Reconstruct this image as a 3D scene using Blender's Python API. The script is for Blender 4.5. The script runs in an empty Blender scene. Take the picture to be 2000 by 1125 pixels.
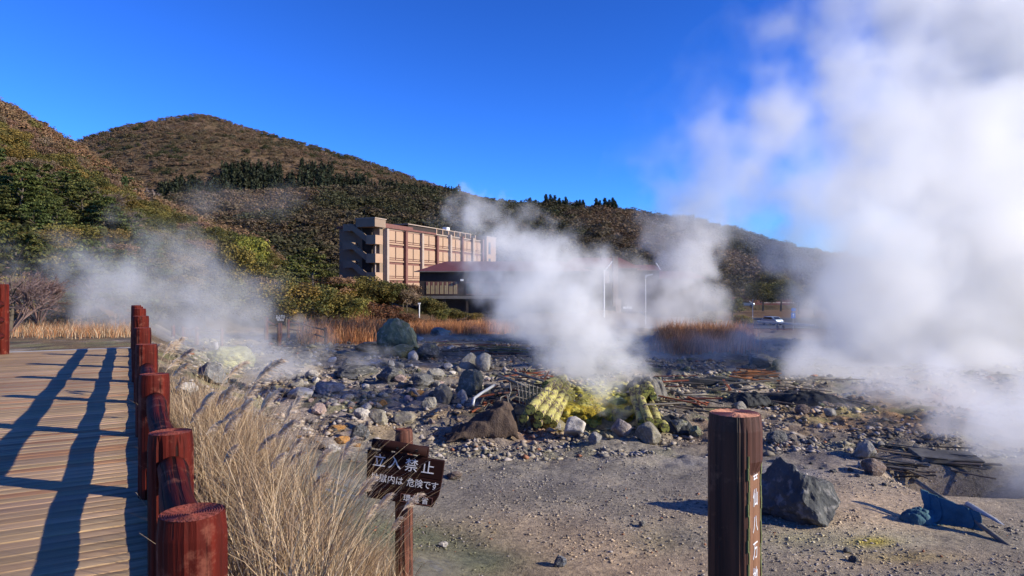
import bpy, bmesh, math, random
import numpy as np
from mathutils import Vector, Matrix, Quaternion
from math import radians, sin, cos, pi

random.seed(7)
rng = np.random.default_rng(7)
S = bpy.context.scene
COL = S.collection
F = 1333.3            # focal length in pixels of the 2000 px wide photograph
HY = 562.5

# ------------------------------------------------------------------ camera, world, sun, exposure
cam = bpy.data.cameras.new('camera')
cam.sensor_width = 36; cam.lens = 24; cam.clip_end = 6000; cam.clip_start = 0.05
cam_ob = bpy.data.objects.new('camera', cam); COL.objects.link(cam_ob)
cam_ob.location = (0, 0, 0); cam_ob.rotation_euler = (radians(90), 0, 0)
S.camera = cam_ob

SUN_AZ = math.atan2(0.966, -0.259)      # compass style angle from +Y towards +X
SUN_EL = radians(23.5)
W = bpy.data.worlds.new('World'); S.world = W; W.use_nodes = True
nt = W.node_tree; nt.nodes.clear()
sky = nt.nodes.new('ShaderNodeTexSky'); sky.sky_type = 'NISHITA'; sky.sun_disc = False
sky.sun_elevation = SUN_EL; sky.sun_rotation = SUN_AZ
sky.air_density = 1.0; sky.dust_density = 0.1; sky.ozone_density = 3.0; sky.altitude = 800
gm = nt.nodes.new('ShaderNodeGamma'); gm.inputs[1].default_value = 1.45
ml = nt.nodes.new('ShaderNodeMix'); ml.data_type = 'RGBA'; ml.blend_type = 'MULTIPLY'; ml.inputs[0].default_value = 1
ml.inputs[7].default_value = (0.22, 0.50, 1.0, 1)
bg = nt.nodes.new('ShaderNodeBackground'); bg.inputs[1].default_value = 0.082
wo = nt.nodes.new('ShaderNodeOutputWorld')
nt.links.new(sky.outputs[0], gm.inputs[0]); nt.links.new(gm.outputs[0], ml.inputs[6])
nt.links.new(ml.outputs[2], bg.inputs[0]); nt.links.new(bg.outputs[0], wo.inputs[0])

sl = bpy.data.lights.new('sun', 'SUN'); sl.energy = 4.9; sl.angle = radians(0.5); sl.color = (1.0, 0.90, 0.71)
so = bpy.data.objects.new('sun', sl); COL.objects.link(so)
sun_dir = Vector((sin(SUN_AZ)*cos(SUN_EL), cos(SUN_AZ)*cos(SUN_EL), sin(SUN_EL)))
so.rotation_euler = sun_dir.to_track_quat('Z', 'Y').to_euler(); so.location = (40, -10, 40)

S.view_settings.view_transform = 'Standard'; S.view_settings.look = 'None'
S.view_settings.exposure = 0.60; S.view_settings.gamma = 1.0; S.view_settings.use_curve_mapping = False
S.render.engine = 'CYCLES'
cy = S.cycles
cy.use_denoising = True
try: cy.denoiser = 'OPENIMAGEDENOISE'
except Exception: pass
cy.max_bounces = 10; cy.diffuse_bounces = 2; cy.glossy_bounces = 2; cy.transparent_max_bounces = 12
cy.volume_bounces = 8; cy.volume_step_rate = 0.6; cy.volume_max_steps = 256
cy.use_adaptive_sampling = True; cy.adaptive_threshold = 0.02

# ------------------------------------------------------------------ numeric helpers
def P(x, y, d):
    return Vector(((x-1000)/F*d, d, -(y-HY)/F*d))

def _h(ix, iy, iz):
    n = (ix*374761393 + iy*668265263 + iz*2147483647) & 0xffffffff
    n = ((n ^ (n >> 13))*1274126177) & 0xffffffff
    return ((n ^ (n >> 16)) & 0xffff)/65535.0

def vnoise(x, y, z=0.0):
    x = np.asarray(x, float); y = np.asarray(y, float); z = np.asarray(z, float) + 0*x
    ix = np.floor(x).astype(np.int64); iy = np.floor(y).astype(np.int64); iz = np.floor(z).astype(np.int64)
    fx = x-ix; fy = y-iy; fz = z-iz
    fx = fx*fx*(3-2*fx); fy = fy*fy*(3-2*fy); fz = fz*fz*(3-2*fz)
    r = 0
    for a in (0, 1):
        for b in (0, 1):
            for c in (0, 1):
                r = r + _h(ix+a, iy+b, iz+c)*(fx if a else 1-fx)*(fy if b else 1-fy)*(fz if c else 1-fz)
    return r

def fbm(x, y, z=0.0, o=4):
    a, s, r, t = 1.0, 1.0, 0, 0
    for i in range(o):
        r = r + a*vnoise(x*s+17.3*i, y*s-9.1*i, z*s+3.7*i); t += a; a *= .5; s *= 2.03
    return r/t

def sm(a, b, v):
    u = np.clip((np.asarray(v, float)-a)/(b-a), 0, 1)
    return u*u*(3-2*u)

# ------------------------------------------------------------------ object helpers
def tag(o, label=None, cat=None, group=None, kind=None):
    if label: o['label'] = label
    if cat: o['category'] = cat
    if group: o['group'] = group
    if kind: o['kind'] = kind
    return o

def link(o, parent=None):
    COL.objects.link(o)
    if parent: o.parent = parent
    return o

def empty(name, loc=(0, 0, 0), rz=0, parent=None):
    o = bpy.data.objects.new(name, None); o.empty_display_size = .1
    o.location = loc; o.rotation_euler = (0, 0, rz)
    return link(o, parent)

def npmesh(name, V, Fc, mat=None, smooth=False, attrs=None):
    V = np.asarray(V, np.float32); Fc = np.asarray(Fc, np.int32)
    k = Fc.shape[1]; m = bpy.data.meshes.new(name)
    m.vertices.add(len(V)); m.vertices.foreach_set('co', V.ravel())
    m.loops.add(Fc.size); m.loops.foreach_set('vertex_index', Fc.ravel())
    m.polygons.add(len(Fc)); m.polygons.foreach_set('loop_start', np.arange(0, Fc.size, k, dtype=np.int32))
    m.polygons.foreach_set('loop_total', np.full(len(Fc), k, np.int32))
    if smooth: m.polygons.foreach_set('use_smooth', np.ones(len(Fc), bool))
    for an, av in (attrs or {}).items():
        av = np.asarray(av, np.float32)
        if av.ndim == 1:
            m.attributes.new(an, 'FLOAT', 'POINT').data.foreach_set('value', av)
        else:
            if av.shape[1] == 3: av = np.c_[av, np.ones(len(av), np.float32)]
            m.attributes.new(an, 'FLOAT_COLOR', 'POINT').data.foreach_set('color', av.astype(np.float32).ravel())
    if mat: m.materials.append(mat)
    m.update(calc_edges=True); m.validate()
    return m

def ob(name, mesh, parent=None, loc=(0, 0, 0), rot=(0, 0, 0), scale=None, color=None):
    o = bpy.data.objects.new(name, mesh); o.location = loc; o.rotation_euler = rot
    if scale is not None: o.scale = scale if hasattr(scale, '__len__') else (scale,)*3
    if color: o.color = (*color, 1)
    return link(o, parent)

class MB:
    """collects shapes into one mesh"""
    def __init__(s): s.v = []; s.f = []
    def add(s, vs, fs):
        n = len(s.v); s.v += [tuple(v) for v in vs]; s.f += [tuple(i+n for i in f) for f in fs]; return s
    def box(s, c, d, M=None):
        x, y, z = [k/2 for k in d]
        vs = [Vector((a*x, b*y, e*z)) for e in (-1, 1) for b in (-1, 1) for a in (-1, 1)]
        if M is not None: vs = [M @ v for v in vs]
        vs = [v+Vector(c) for v in vs]
        return s.add(vs, [(0,2,3,1),(4,5,7,6),(0,1,5,4),(2,6,7,3),(0,4,6,2),(1,3,7,5)])
    def box2(s, lo, hi):
        lo = Vector(lo); hi = Vector(hi); return s.box((lo+hi)/2, hi-lo)
    def prism(s, poly, ext):
        ext = Vector(ext); n = len(poly); a = [Vector(p) for p in poly]
        return s.add(a+[p+ext for p in a], [tuple(range(n))[::-1], tuple(range(n, 2*n))]+[(i, (i+1) % n, (i+1) % n+n, i+n) for i in range(n)])
    def tube(s, pts, rad, n=8, cap=True, jit=0.0):
        pts = [Vector(p) for p in pts]; rs = rad if hasattr(rad, '__len__') else [rad]*len(pts)
        vs = []; fs = []; up = Vector((.123, .3, .95))
        for i, p in enumerate(pts):
            t = (pts[min(i+1, len(pts)-1)]-pts[max(i-1, 0)]).normalized()
            a = t.cross(up)
            if a.length < .1: a = t.cross(Vector((1, 0, 0)))
            a.normalize(); b = t.cross(a)
            for k in range(n):
                q = 2*pi*k/n; r = rs[i]*(1+random.uniform(-jit, jit))
                vs.append(p+a*cos(q)*r+b*sin(q)*r)
        for i in range(len(pts)-1):
            for k in range(n):
                fs.append((i*n+k, i*n+(k+1) % n, (i+1)*n+(k+1) % n, (i+1)*n+k))
        if cap: fs += [tuple(range(n))[::-1], tuple(range((len(pts)-1)*n, len(pts)*n))]
        return s.add(vs, fs)
    def build(s, name, mat=None, parent=None, smooth=False, bevel=0, **kw):
        m = bpy.data.meshes.new(name); m.from_pydata(s.v, [], s.f); m.update()
        bm = bmesh.new(); bm.from_mesh(m); bmesh.ops.recalc_face_normals(bm, faces=bm.faces)
        if bevel: bmesh.ops.bevel(bm, geom=bm.edges, offset=bevel, segments=1, affect='EDGES', clamp_overlap=True)
        bm.to_mesh(m); bm.free()
        if smooth: m.polygons.foreach_set('use_smooth', [True]*len(m.polygons))
        if mat: m.materials.append(mat)
        return ob(name, m, parent, **kw)

def copy_tree(o, parent=None):
    c = o.copy(); COL.objects.link(c); c.parent = parent
    for ch in list(o.children): copy_tree(ch, c)
    return c

# ------------------------------------------------------------------ materials
class N:
    def __init__(s, name):
        s.m = bpy.data.materials.new(name); s.m.use_nodes = True; s.t = s.m.node_tree
        s.b = s.t.nodes['Principled BSDF']
    def n(s, typ, **kw):
        x = s.t.nodes.new('ShaderNode'+typ)
        for k, v in kw.items():
            if k.startswith('i_'):
                kk = k[2:]; kk = int(kk) if kk.isdigit() else kk.replace('_', ' ')
                x.inputs[kk].default_value = v
            else: setattr(x, k, v)
        return x
    def l(s, a, b): s.t.links.new(a, b)
    def noise(s, vec, scale, detail=4, rough=.55):
        x = s.n('TexNoise'); x.inputs['Scale'].default_value = scale; x.inputs['Detail'].default_value = detail
        x.inputs['Roughness'].default_value = rough
        if vec is not None: s.l(vec, x.inputs['Vector'])
        return x.outputs['Fac']
    def ramp(s, fac, stops):
        r = s.n('ValToRGB'); e = r.color_ramp.elements
        while len(e) < len(stops): e.new(.5)
        for i, (p, c) in enumerate(stops):
            e[i].position = p; e[i].color = (*c, 1) if len(c) == 3 else c
        s.l(fac, r.inputs[0]); return r.outputs[0]
    def mix(s, fac, a, b, mode='MIX'):
        x = s.n('Mix', data_type='RGBA', blend_type=mode)
        for k, v in ((0, fac), (6, a), (7, b)):
            if isinstance(v, (int, float)): x.inputs[k].default_value = v
            elif isinstance(v, tuple): x.inputs[k].default_value = (*v, 1)
            else: s.l(v, x.inputs[k])
        return x.outputs[2]
    def math(s, op, a, b=None, c=None, clamp=False):
        x = s.n('Math', operation=op, use_clamp=clamp)
        for k, v in enumerate((a, b, c)):
            if v is None: continue
            if isinstance(v, (int, float)): x.inputs[k].default_value = v
            else: s.l(v, x.inputs[k])
        return x.outputs[0]
    def coord(s, out='Object', scale=None):
        t = s.n('TexCoord').outputs[out]
        if scale:
            mp = s.n('Mapping'); mp.inputs['Scale'].default_value = scale; s.l(t, mp.inputs[0]); return mp.outputs[0]
        return t
    def bump(s, h, strength=.5, dist=.01):
        x = s.n('Bump'); x.inputs['Strength'].default_value = strength; x.inputs['Distance'].default_value = dist
        s.l(h, x.inputs['Height']); s.l(x.outputs[0], s.b.inputs['Normal'])
    def base(s, c, rough=.8, spec=.3):
        if isinstance(c, tuple): s.b.inputs['Base Color'].default_value = (*c, 1)
        else: s.l(c, s.b.inputs['Base Color'])
        s.b.inputs['Roughness'].default_value = rough; s.b.inputs['Specular IOR Level'].default_value = spec
        return s.m

def plain(name, col, rough=.7, var=.35, scale=3., spec=.3, metal=0, bump=.3, bd=.01):
    k = N(name); v = k.coord(); f = k.noise(v, scale, 5)
    c = k.ramp(f, [(.25, tuple(x*(1-var) for x in col)), (.75, tuple(min(1, x*(1+var)) for x in col))])
    k.base(c, rough, spec); k.b.inputs['Metallic'].default_value = metal
    if bump: k.bump(k.noise(v, scale*6, 4), bump, bd)
    return k.m

def wood(name, dark, light, axis=2, rough=.6, spec=.4, k_=1.0, tint=False, bump=.6, cracks=False):
    k = N(name); sc = [14*k_]*3; sc[axis] = .8*k_
    v = k.coord(scale=tuple(sc)); f = k.noise(v, 1.6, 6, .62)
    c = k.ramp(f, [(.3, dark), (.52, tuple((a+b)/2 for a, b in zip(dark, light))), (.72, light)])
    big = k.noise(k.coord(), 2.3*k_, 3)
    c = k.mix(k.math('MULTIPLY', big, .6), c, tuple(x*.45 for x in dark))
    if tint:
        oi = k.n('ObjectInfo'); c = k.mix(1.0, c, oi.outputs['Color'], 'MULTIPLY')
    if cracks:
        sc2 = [26*k_]*3; sc2[axis] = .55*k_
        cr = k.ramp(k.noise(k.coord(scale=tuple(sc2)), 1.0, 3, .5), [(.36, (1, 1, 1)), (.41, (0, 0, 0))]); c = k.mix(k.math('MULTIPLY', cr, .85), c, (.006, .003, .002))
        wr = k.ramp(k.noise(k.coord(), 7, 6, .7), [(.56, (0, 0, 0)), (.66, (.55, .55, .55))]); c = k.mix(wr, c, tuple(.5*(a+b) for a, b in zip(light, (.20, .11, .07))))
        f = k.math('SUBTRACT', f, k.math('MULTIPLY', cr, .8))
    k.base(c, rough, spec)
    k.bump(f, bump, .012)
    return k.m

M = {}
M['red_wood'] = wood('red stained log', (.028, .0035, .002), (.20, .018, .007), 2, .72, .14, cracks=True)
M['red_rail'] = wood('red stained rail', (.025, .0035, .002), (.15, .015, .006), 1, .75, .1, cracks=True)
M['sign_wood'] = wood('sign board wood', (.020, .0055, .004), (.030, .008, .0055), 0, .8, .15, bump=.06)
M['sign_post'] = wood('sign post wood', (.06, .018, .010), (.30, .11, .06), 2, .7, .3, cracks=True)
M['far_wood'] = wood('fence wood', (.07, .02, .012), (.22, .07, .04), 0, .8, .2)
M['plank'] = wood('weathered deck plank', (.23, .145, .08), (.66, .47, .28), 0, .75, .3, .9, True, .35)
M['log_brown'] = wood('bare log', (.07, .05, .035), (.22, .17, .12), 1, .85, .2)
M['debris_wood'] = wood('old lath wood', (.3, .26, .22), (.8, .75, .66), 0, .85, .2, 1, True, .4)

def sulphur_log():
    k = N('sulphur crusted log'); v = k.coord()
    f = k.noise(k.coord(scale=(8, 3.2, 8)), 1, 7, .72); g = k.noise(v, 11, 5, .6)
    y = k.ramp(g, [(.3, (.24, .21, .05)), (.7, (.50, .46, .17))])
    w = k.ramp(k.noise(k.coord(scale=(12, .8, 12)), 2, 5), [(.3, (.05, .035, .025)), (.7, (.20, .15, .11))])
    mk = k.ramp(f, [(.45, (0, 0, 0)), (.52, (1, 1, 1))])
    k.base(k.mix(mk, w, y), .9, .15); k.bump(k.math('ADD', f, g), .8, .03); return k.m
M['sulphur_log'] = sulphur_log()

def rock_mat():
    k = N('volcanic rock'); v = k.coord(); oi = k.n('ObjectInfo')
    vv = k.n('VectorMath', operation='ADD'); k.l(v, vv.inputs[0]); 
    cb = k.n('CombineXYZ'); r10 = k.math('MULTIPLY', oi.outputs['Random'], 37.0); k.l(r10, cb.inputs[0]); k.l(r10, cb.inputs[1]); k.l(cb.outputs[0], vv.inputs[1])
    v = vv.outputs[0]
    f = k.noise(v, 1.8, 6, .65); g = k.noise(v, 9, 5, .6)
    c = k.ramp(f, [(.3, (.45, .45, .45)), (.5, (.9, .9, .9)), (.68, (1.45, 1.42, 1.36))])
    c = k.mix(1.0, c, oi.outputs['Color'], 'MULTIPLY')
    mk = k.ramp(g, [(.52, (0, 0, 0)), (.66, (.75, .75, .75))])
    c = k.mix(mk, c, k.mix(.5, oi.outputs['Color'], (.42, .39, .35)))
    mk2 = k.ramp(k.noise(v, 3.1, 4), [(.6, (0, 0, 0)), (.7, (.5, .5, .5))])
    c = k.mix(mk2, c, (.22, .20, .09))
    k.base(c, .92, .15); k.bump(k.math('ADD', f, k.math('MULTIPLY', g, .6)), .9, .06); return k.m
M['rock'] = rock_mat()

def ground_mat():
    k = N('ashen spring ground'); at = k.n('Attribute', attribute_name='tint'); v = k.coord()
    f = k.noise(v, .9, 8, .68); g = k.noise(v, 14, 6, .7); h = k.noise(v, 55, 4, .7)
    c = k.ramp(f, [(.3, (.62, .62, .64)), (.55, (1, 1, 1)), (.72, (1.35, 1.3, 1.2))])
    c = k.mix(1.0, c, at.outputs['Color'], 'MULTIPLY')
    c2 = k.ramp(g, [(.3, (.5, .5, .52)), (.55, (1, 1, 1)), (.75, (1.45, 1.42, 1.38))])
    c = k.mix(1.0, c, c2, 'MULTIPLY')
    c3 = k.ramp(h, [(.35, (.6, .6, .6)), (.65, (1.35, 1.35, 1.35))])
    c = k.mix(.6, c, c3, 'MULTIPLY')
    k.base(c, .95, .12)
    w = k.n('Attribute', attribute_name='wet')
    rr = k.math('SUBTRACT', .95, k.math('MULTIPLY', w.outputs['Fac'], .78)); k.l(rr, k.b.inputs['Roughness'])
    bm = k.n('Bump'); k.l(k.math('ADD', k.math('ADD', f, g), k.math('MULTIPLY', h, .5)), bm.inputs['Height'])
    bm.inputs['Distance'].default_value = .05
    k.l(k.math('SUBTRACT', .9, k.math('MULTIPLY', w.outputs['Fac'], .88)), bm.inputs['Strength'])
    k.l(bm.outputs[0], k.b.inputs['Normal']); return k.m
M['ground'] = ground_mat()

def hill_mat(name, a, b, c_):
    k = N(name); v = k.coord(); f = k.noise(v, .035, 8, .65); g = k.noise(v, .35, 6, .7)
    c = k.ramp(f, [(.35, a), (.5, b), (.65, c_)])
    c = k.mix(1.0, c, k.ramp(g, [(.3, (.45, .45, .45)), (.7, (1.5, 1.5, 1.5))]), 'MULTIPLY')
    k.base(c, .95, .05); k.bump(g, 1.0, 1.2); return k.m
M['hill'] = hill_mat('hill scrub soil', (.035, .035, .015), (.075, .055, .03), (.11, .075, .045))
M['mountain'] = hill_mat('mountain scrub soil', (.06, .05, .025), (.115, .078, .045), (.16, .105, .065))
M['ridge'] = hill_mat('ridge scrub soil', (.03, .026, .015), (.06, .044, .027), (.09, .06, .035))

def leaf_mat():
    k = N('leaves'); at = k.n('Attribute', attribute_name='tint'); oi = k.n('ObjectInfo')
    c = k.mix(1.0, at.outputs['Color'], oi.outputs['Color'], 'MULTIPLY')
    k.base(c, .7, .2)
    tr = k.n('BsdfTranslucent'); k.l(c, tr.inputs[0]); mx = k.n('MixShader'); mx.inputs[0].default_value = .22
    out = k.t.nodes['Material Output']
    k.l(k.b.outputs[0], mx.inputs[1]); k.l(tr.outputs[0], mx.inputs[2]); k.l(mx.outputs[0], out.inputs[0]); return k.m
M['leaf'] = leaf_mat()
M['bark'] = plain('bark', (.10, .08, .06), .9, .4, 6)
M['hotel_wall'] = plain('beige render', (.25, .18, .13), .9, .08, .6, .2, bump=.1)
M['hotel_panel'] = plain('pinkish beige panel', (.38, .25, .165), .9, .07, .8, .2, bump=.1)
M['hotel_trim'] = plain('dark red trim', (.16, .07, .055), .8, .2, 2)
M['hotel_light'] = plain('pale trim', (.36, .28, .22), .8, .1, 2)
M['roof_red'] = plain('red metal roof', (.13, .040, .030), .65, .2, 1.2)
M['dark_wall'] = plain('dark timber wall', (.035, .026, .022), .85, .2, 2)
M['glass_dark'] = plain('dark window glass', (.02, .022, .028), .12, .2, 1, .6, bump=0)
M['glass_warm'] = plain('window glass with painted warm light', (.30, .22, .10), .3, .3, 1.5, .6, bump=0)  # yellowish base colour imitates light showing in the panes
M['white_paint'] = plain('white paint', (.75, .75, .72), .6, .08, 2)
M['grey_metal'] = plain('grey metal', (.35, .36, .37), .5, .2, 4, metal=.3)
M['rust_metal'] = plain('corroded pipe', (.17, .15, .12), .85, .5, 9)
M['concrete'] = plain('concrete', (.38, .36, .33), .9, .2, 4)
M['asphalt'] = plain('asphalt', (.06, .06, .062), .9, .15, 3)
M['cloth_brown'] = plain('brown sacking', (.085, .062, .048), .95, .45, 5, .05, bump=.8, bd=.03)
M['cloth_grey'] = plain('grey sacking', (.15, .14, .12), .95, .5, 6, .05, bump=.8, bd=.03)
M['cloth_dark'] = plain('dark sheet', (.028, .030, .030), .7, .5, 5, .2, bump=.5, bd=.03)
M['tarp_blue'] = plain('faded blue tarp', (.05, .125, .15), .8, .45, 4, .3, bump=.5, bd=.02)
M['lettering'] = plain('pale lettering', (.62, .60, .60), .8, .1, 20, bump=0)
M['hole'] = plain('bolt hole', (.006, .005, .005), .9, .1, 5, bump=0)
M['ring_end'] = plain('cut log end', (.42, .19, .12), .8, .35, 18)
M['red_end'] = plain('red log end', (.14, .025, .014), .6, .5, 26, .4, bump=.8)
M['moss'] = plain('lichen edge', (.10, .11, .04), .95, .5, 18)

# ------------------------------------------------------------------ terrain heights
FN = np.array((.871, .49)); FO = np.array((-1.01, 2.13)); FU = np.array((-.49, .871))
def fence_s(X, Y): return (X-FO[0])*FN[0]+(Y-FO[1])*FN[1]
def fence_u(X, Y): return (X-FO[0])*FU[0]+(Y-FO[1])*FU[1]
DECK = -1.47

def gz0(X, Y):
    X = np.asarray(X, float); Y = np.asarray(Y, float)
    z = -3.2-.008*np.maximum(Y-20, 0)
    z = np.maximum(z, -3.55)
    t = X/np.maximum(Y, 1)
    z = z - 3.5*sm(50, 112, Y)*sm(.12, .30, t)
    s = fence_s(X, Y); u = fence_u(X, Y)
    bank = 1-sm(-.3, 3.6, s)
    z = z*(1-bank)+bank*(-1.95+.28*sm(13, 17, u))
    e = 1-sm(2.2, 6.5, np.hypot(X-.6, Y)*np.where(Y > 0, 1, .2))
    z = z*(1-e)+e*(-1.75)
    # mound behind the yellow spring, pool hollow in front of it
    z = z+.42*np.exp(-(((X-1.7)/2.6)**4+((Y-19.3)/1.7)**4))
    z = z-.42*np.exp(-(((X-2.1)/1.0)**4+((Y-16.6)/.75)**4))
    # pit on the right
    z = z-.85*np.exp(-(((X-7.9)/1.15)**4+((Y-11.5)/.75)**4))
    return z

def gz(X, Y):
    X = np.asarray(X, float); Y = np.asarray(Y, float)
    z = gz0(X, Y)
    r = fbm(X*.55, Y*.55, 0, 3)-.5
    zone = sm(10.5, 15, Y)*(1-sm(60, 90, Y))
    q = sm(-.6, 1.0, fence_s(X, Y))
    z = z+r*.5*zone*q+(fbm(X*2.6, Y*2.6, 4, 3)-.5)*(.05+.22*zone)*q*(1-sm(60, 90, Y))
    return z

def gzs(x, y): return float(gz(np.array([x]), np.array([y]))[0])
def G(px, py, sink=0.0):
    """where the sight line through a pixel of the photograph meets the real ground"""
    t = (px-1000)/F; e = (py-HY)/F
    Y = np.exp(np.linspace(math.log(4), math.log(180), 900))
    z = gz(t*Y, Y); k = np.argmax(-e*Y <= z) if np.any(-e*Y <= z) else len(Y)-1
    return Vector((t*Y[k], Y[k], z[k]-sink))

# ground tint patches: (px, py, radius px x, radius px y, colour, strength)
GREY = np.array((.285, .252, .20)); 
PATCH = [(1100, 960, 420, 80, (.17, .155, .14), .6), (1150, 1080, 420, 75, (.33, .245, .165), .85), (1000, 1080, 240, 60, (.33, .245, .165), .7),
 (860, 1100, 150, 50, (.115, .115, .07), .9), (760, 1060, 160, 50, (.13, .13, .08), .8), (640, 960, 90, 90, (.09, .095, .06), .9), (690, 880, 60, 55, (.13, .125, .085), .8), (750, 820, 45, 25, (.16, .155, .10), .7),
 (800, 780, 260, 60, (.22, .185, .155), .8), (560, 780, 160, 80, (.27, .225, .20), .8), (620, 840, 90, 50, (.27, .22, .18), .7), (760, 740, 150, 14, (.14, .13, .12), .4),
 (900, 700, 250, 22, (.20, .165, .13), .6), (1000, 662, 320, 12, (.22, .17, .11), .6), (740, 700, 160, 14, (.22, .19, .12), .7), (950, 840, 90, 40, (.24, .17, .11), .5),
 (1160, 780, 100, 26, (.36, .33, .06), 1.0), (1150, 830, 130, 14, (.19, .18, .06), .8), (1040, 845, 60, 12, (.26, .13, .08), .6), (1680, 820, 300, 28, (.27, .16, .08), .8),
 (1800, 780, 300, 30, (.25, .16, .10), .7), (1600, 870, 200, 30, (.19, .16, .13), .7), (1620, 900, 120, 30, (.20, .18, .17), .6), (1700, 1000, 230, 70, (.38, .29, .20), .85),
 (1640, 1060, 250, 26, (.36, .32, .22), .75), (1700, 1058, 40, 9, (.42, .34, .06), .9), (1780, 1090, 80, 10, (.44, .35, .09), .7), (1560, 1050, 60, 12, (.34, .32, .16), .6), (1850, 1100, 180, 30, (.26, .19, .13), .7),
 (1530, 925, 60, 14, (.36, .36, .38), .5), (440, 700, 60, 26, (.48, .46, .24), .9), (620, 700, 60, 30, (.34, .26, .15), .6), (350, 720, 60, 40, (.30, .27, .22), .6),
 (1330, 900, 90, 18, (.2, .19, .18), .4), (700, 1090, 60, 18, (.30, .16, .07), .6), (1300, 1050, 60, 25, (.22, .20, .11), .5), (1400, 830, 60, 30, (.17, .12, .085), .9)]
WETP = [(850, 1105, 120, 30), (650, 970, 70, 70), (690, 880, 30, 45), (1160, 815, 70, 18), (770, 710, 80, 9)]

def tints(X, Y):
    Z = gz0(X, Y); Yc = np.maximum(Y, .5)
    px = 1000+F*X/Yc; py = HY-F*Z/Yc
    n = fbm(X*.8, Y*.8, 9, 4)-.5; n2 = fbm(X*.8+50, Y*.8, 3, 4)-.5
    c = np.ones((len(X), 3))*GREY
    lim = Y > 2.5
    for (a, b, ra, rb, col, s) in PATCH:
        col = np.array(col)*1.3
        q = ((px-a)/ra)**2+((py-b)/rb)**2
        w = np.clip(s*np.exp(-q*.9)*(1+3.0*n), 0, 1)*lim
        c = c*(1-w[:, None])+np.array(col)*w[:, None]
    # dry soil under the grasses and past the field
    far = sm(45, 60, Y); c = c*(1-far[:, None])+np.array((.16, .10, .055))*far[:, None]
    s = 1-sm(.2, 2.6, fence_s(X, Y)); c = c*(1-s[:, None])+np.array((.20, .14, .085))*s[:, None]
    # scattered mineral staining
    for k_, col in enumerate(((.36, .31, .26), (.30, .20, .10), (.24, .24, .11), (.055, .055, .058))):
        m = sm(.58, .72, fbm(X*(.9+.2*k_)+31*k_, Y*(.7+.1*k_)-11*k_, 0, 5))*.6*(1-far)*lim*sm(11, 16, Y)
        c = c*(1-m[:, None])+np.array(col)*m[:, None]
    w = np.zeros(len(X))
    for (a, b, ra, rb) in WETP:
        w = np.maximum(w, np.clip(1.6*np.exp(-(((px-a)/ra)**2+((py-b)/rb)**2))*(1+3*n2)-.3, 0, 1)*lim)
    return c, w

ang = np.unique(np.concatenate([np.linspace(-100, -42, 40), np.linspace(-42, 42, 640), np.linspace(42, 100, 40)]))
rad = np.unique(np.concatenate([np.geomspace(.6, 5, 40), np.geomspace(5, 62, 470), np.geomspace(62, 3500, 90)]))
A, R = np.meshgrid(np.radians(ang), rad, indexing='ij')
# depth measured along +Y inside the forward fan, radial at the sides
X = (np.sin(A)*R).ravel(); Y = (np.cos(A)*R).ravel()
na, nr = A.shape
Z = gz(X, Y); tc, tw = tints(X, Y)
i = np.arange(na-1)[:, None]*nr+np.arange(nr-1)[None, :]
Fg = np.stack([i, i+1, i+nr+1, i+nr], -1).reshape(-1, 4)[:, ::-1]
gm_ = npmesh('ground', np.c_[X, Y, Z], Fg, M['ground'], True, {'tint': tc, 'wet': tw})
tag(ob('ground', gm_), 'grey and tan ashen ground stained by the hot springs', kind='structure')

# ------------------------------------------------------------------ hills
def interp(tab): 
    xs, ys = zip(*tab); return lambda px: np.interp(px, xs, ys)
class Hill:
    def __init__(s, foot, crestd, cresty, pw, lump, seed, fz):
        s.foot, s.cd, s.cy, s.pw, s.lump, s.seed, s.fz = interp(foot), interp(crestd), interp(cresty), pw, lump, seed, fz
    def z(s, X, Y):
        px = 1000+F*X/np.maximum(Y, 1); f = s.foot(px); c = s.cd(px)
        zc = (HY-s.cy(px))/F*c; u = (Y-f)/(c-f)
        uc = np.clip(u, 0, 1)
        z = s.fz+(zc-s.fz)*(1-(1-uc)**s.pw)
        z = z+s.lump*(fbm(X*.03+s.seed, Y*.03, 0, 4)-.5)*2*np.minimum(uc*3, 1)*(1-uc*.85)
        z = np.where(u > 1, zc-(Y-c)*.35*np.minimum(1, (u-1)*6), z)
        z = np.where(u < 0, s.fz+u*(c-f)*.3, z)
        return z
    def mesh(s, name, mat, p0, p1, npx, nr):
        px = np.linspace(p0, p1, npx)[:, None]+0*np.zeros((1, nr)); u = np.linspace(-.12, 1.5, nr)[None, :]+0*px
        f = s.foot(px); c = s.cd(px); Y = f+(c-f)*u; X = (px-1000)/F*Y
        Z = s.z(X, Y)
        i = np.arange(npx-1)[:, None]*nr+np.arange(nr-1)[None, :]
        Fc = np.stack([i, i+1, i+nr+1, i+nr], -1).reshape(-1, 4)[:, ::-1]
        return ob(name, npmesh(name, np.c_[X.ravel(), Y.ravel(), Z.ravel()], Fc, mat, True))
H1 = Hill([(-900, 26), (0, 27), (200, 30), (300, 42), (450, 58), (600, 74), (700, 84), (800, 92), (900, 100)],
          [(-900, 190), (0, 170), (250, 152), (420, 140), (560, 130), (700, 122), (900, 118)],
          [(-900, -120), (-300, 60), (0, 206), (60, 240), (110, 272), (170, 303), (250, 358), (330, 408), (420, 445), (500, 470), (560, 525), (640, 560), (720, 580), (900, 592)],
          1.08, 2.2, 5, -2.6)
H2 = Hill([(-300, 330), (1100, 330)], [(-300, 560), (170, 540), (395, 600), (830, 560), (1100, 540)],
          [(-300, 330), (100, 300), (170, 272), (250, 246), (330, 232), (395, 226), (440, 238), (520, 262), (640, 296), (740, 326), (830, 358), (930, 388), (1100, 420)],
          1.15, 7, 11, 20)
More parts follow.
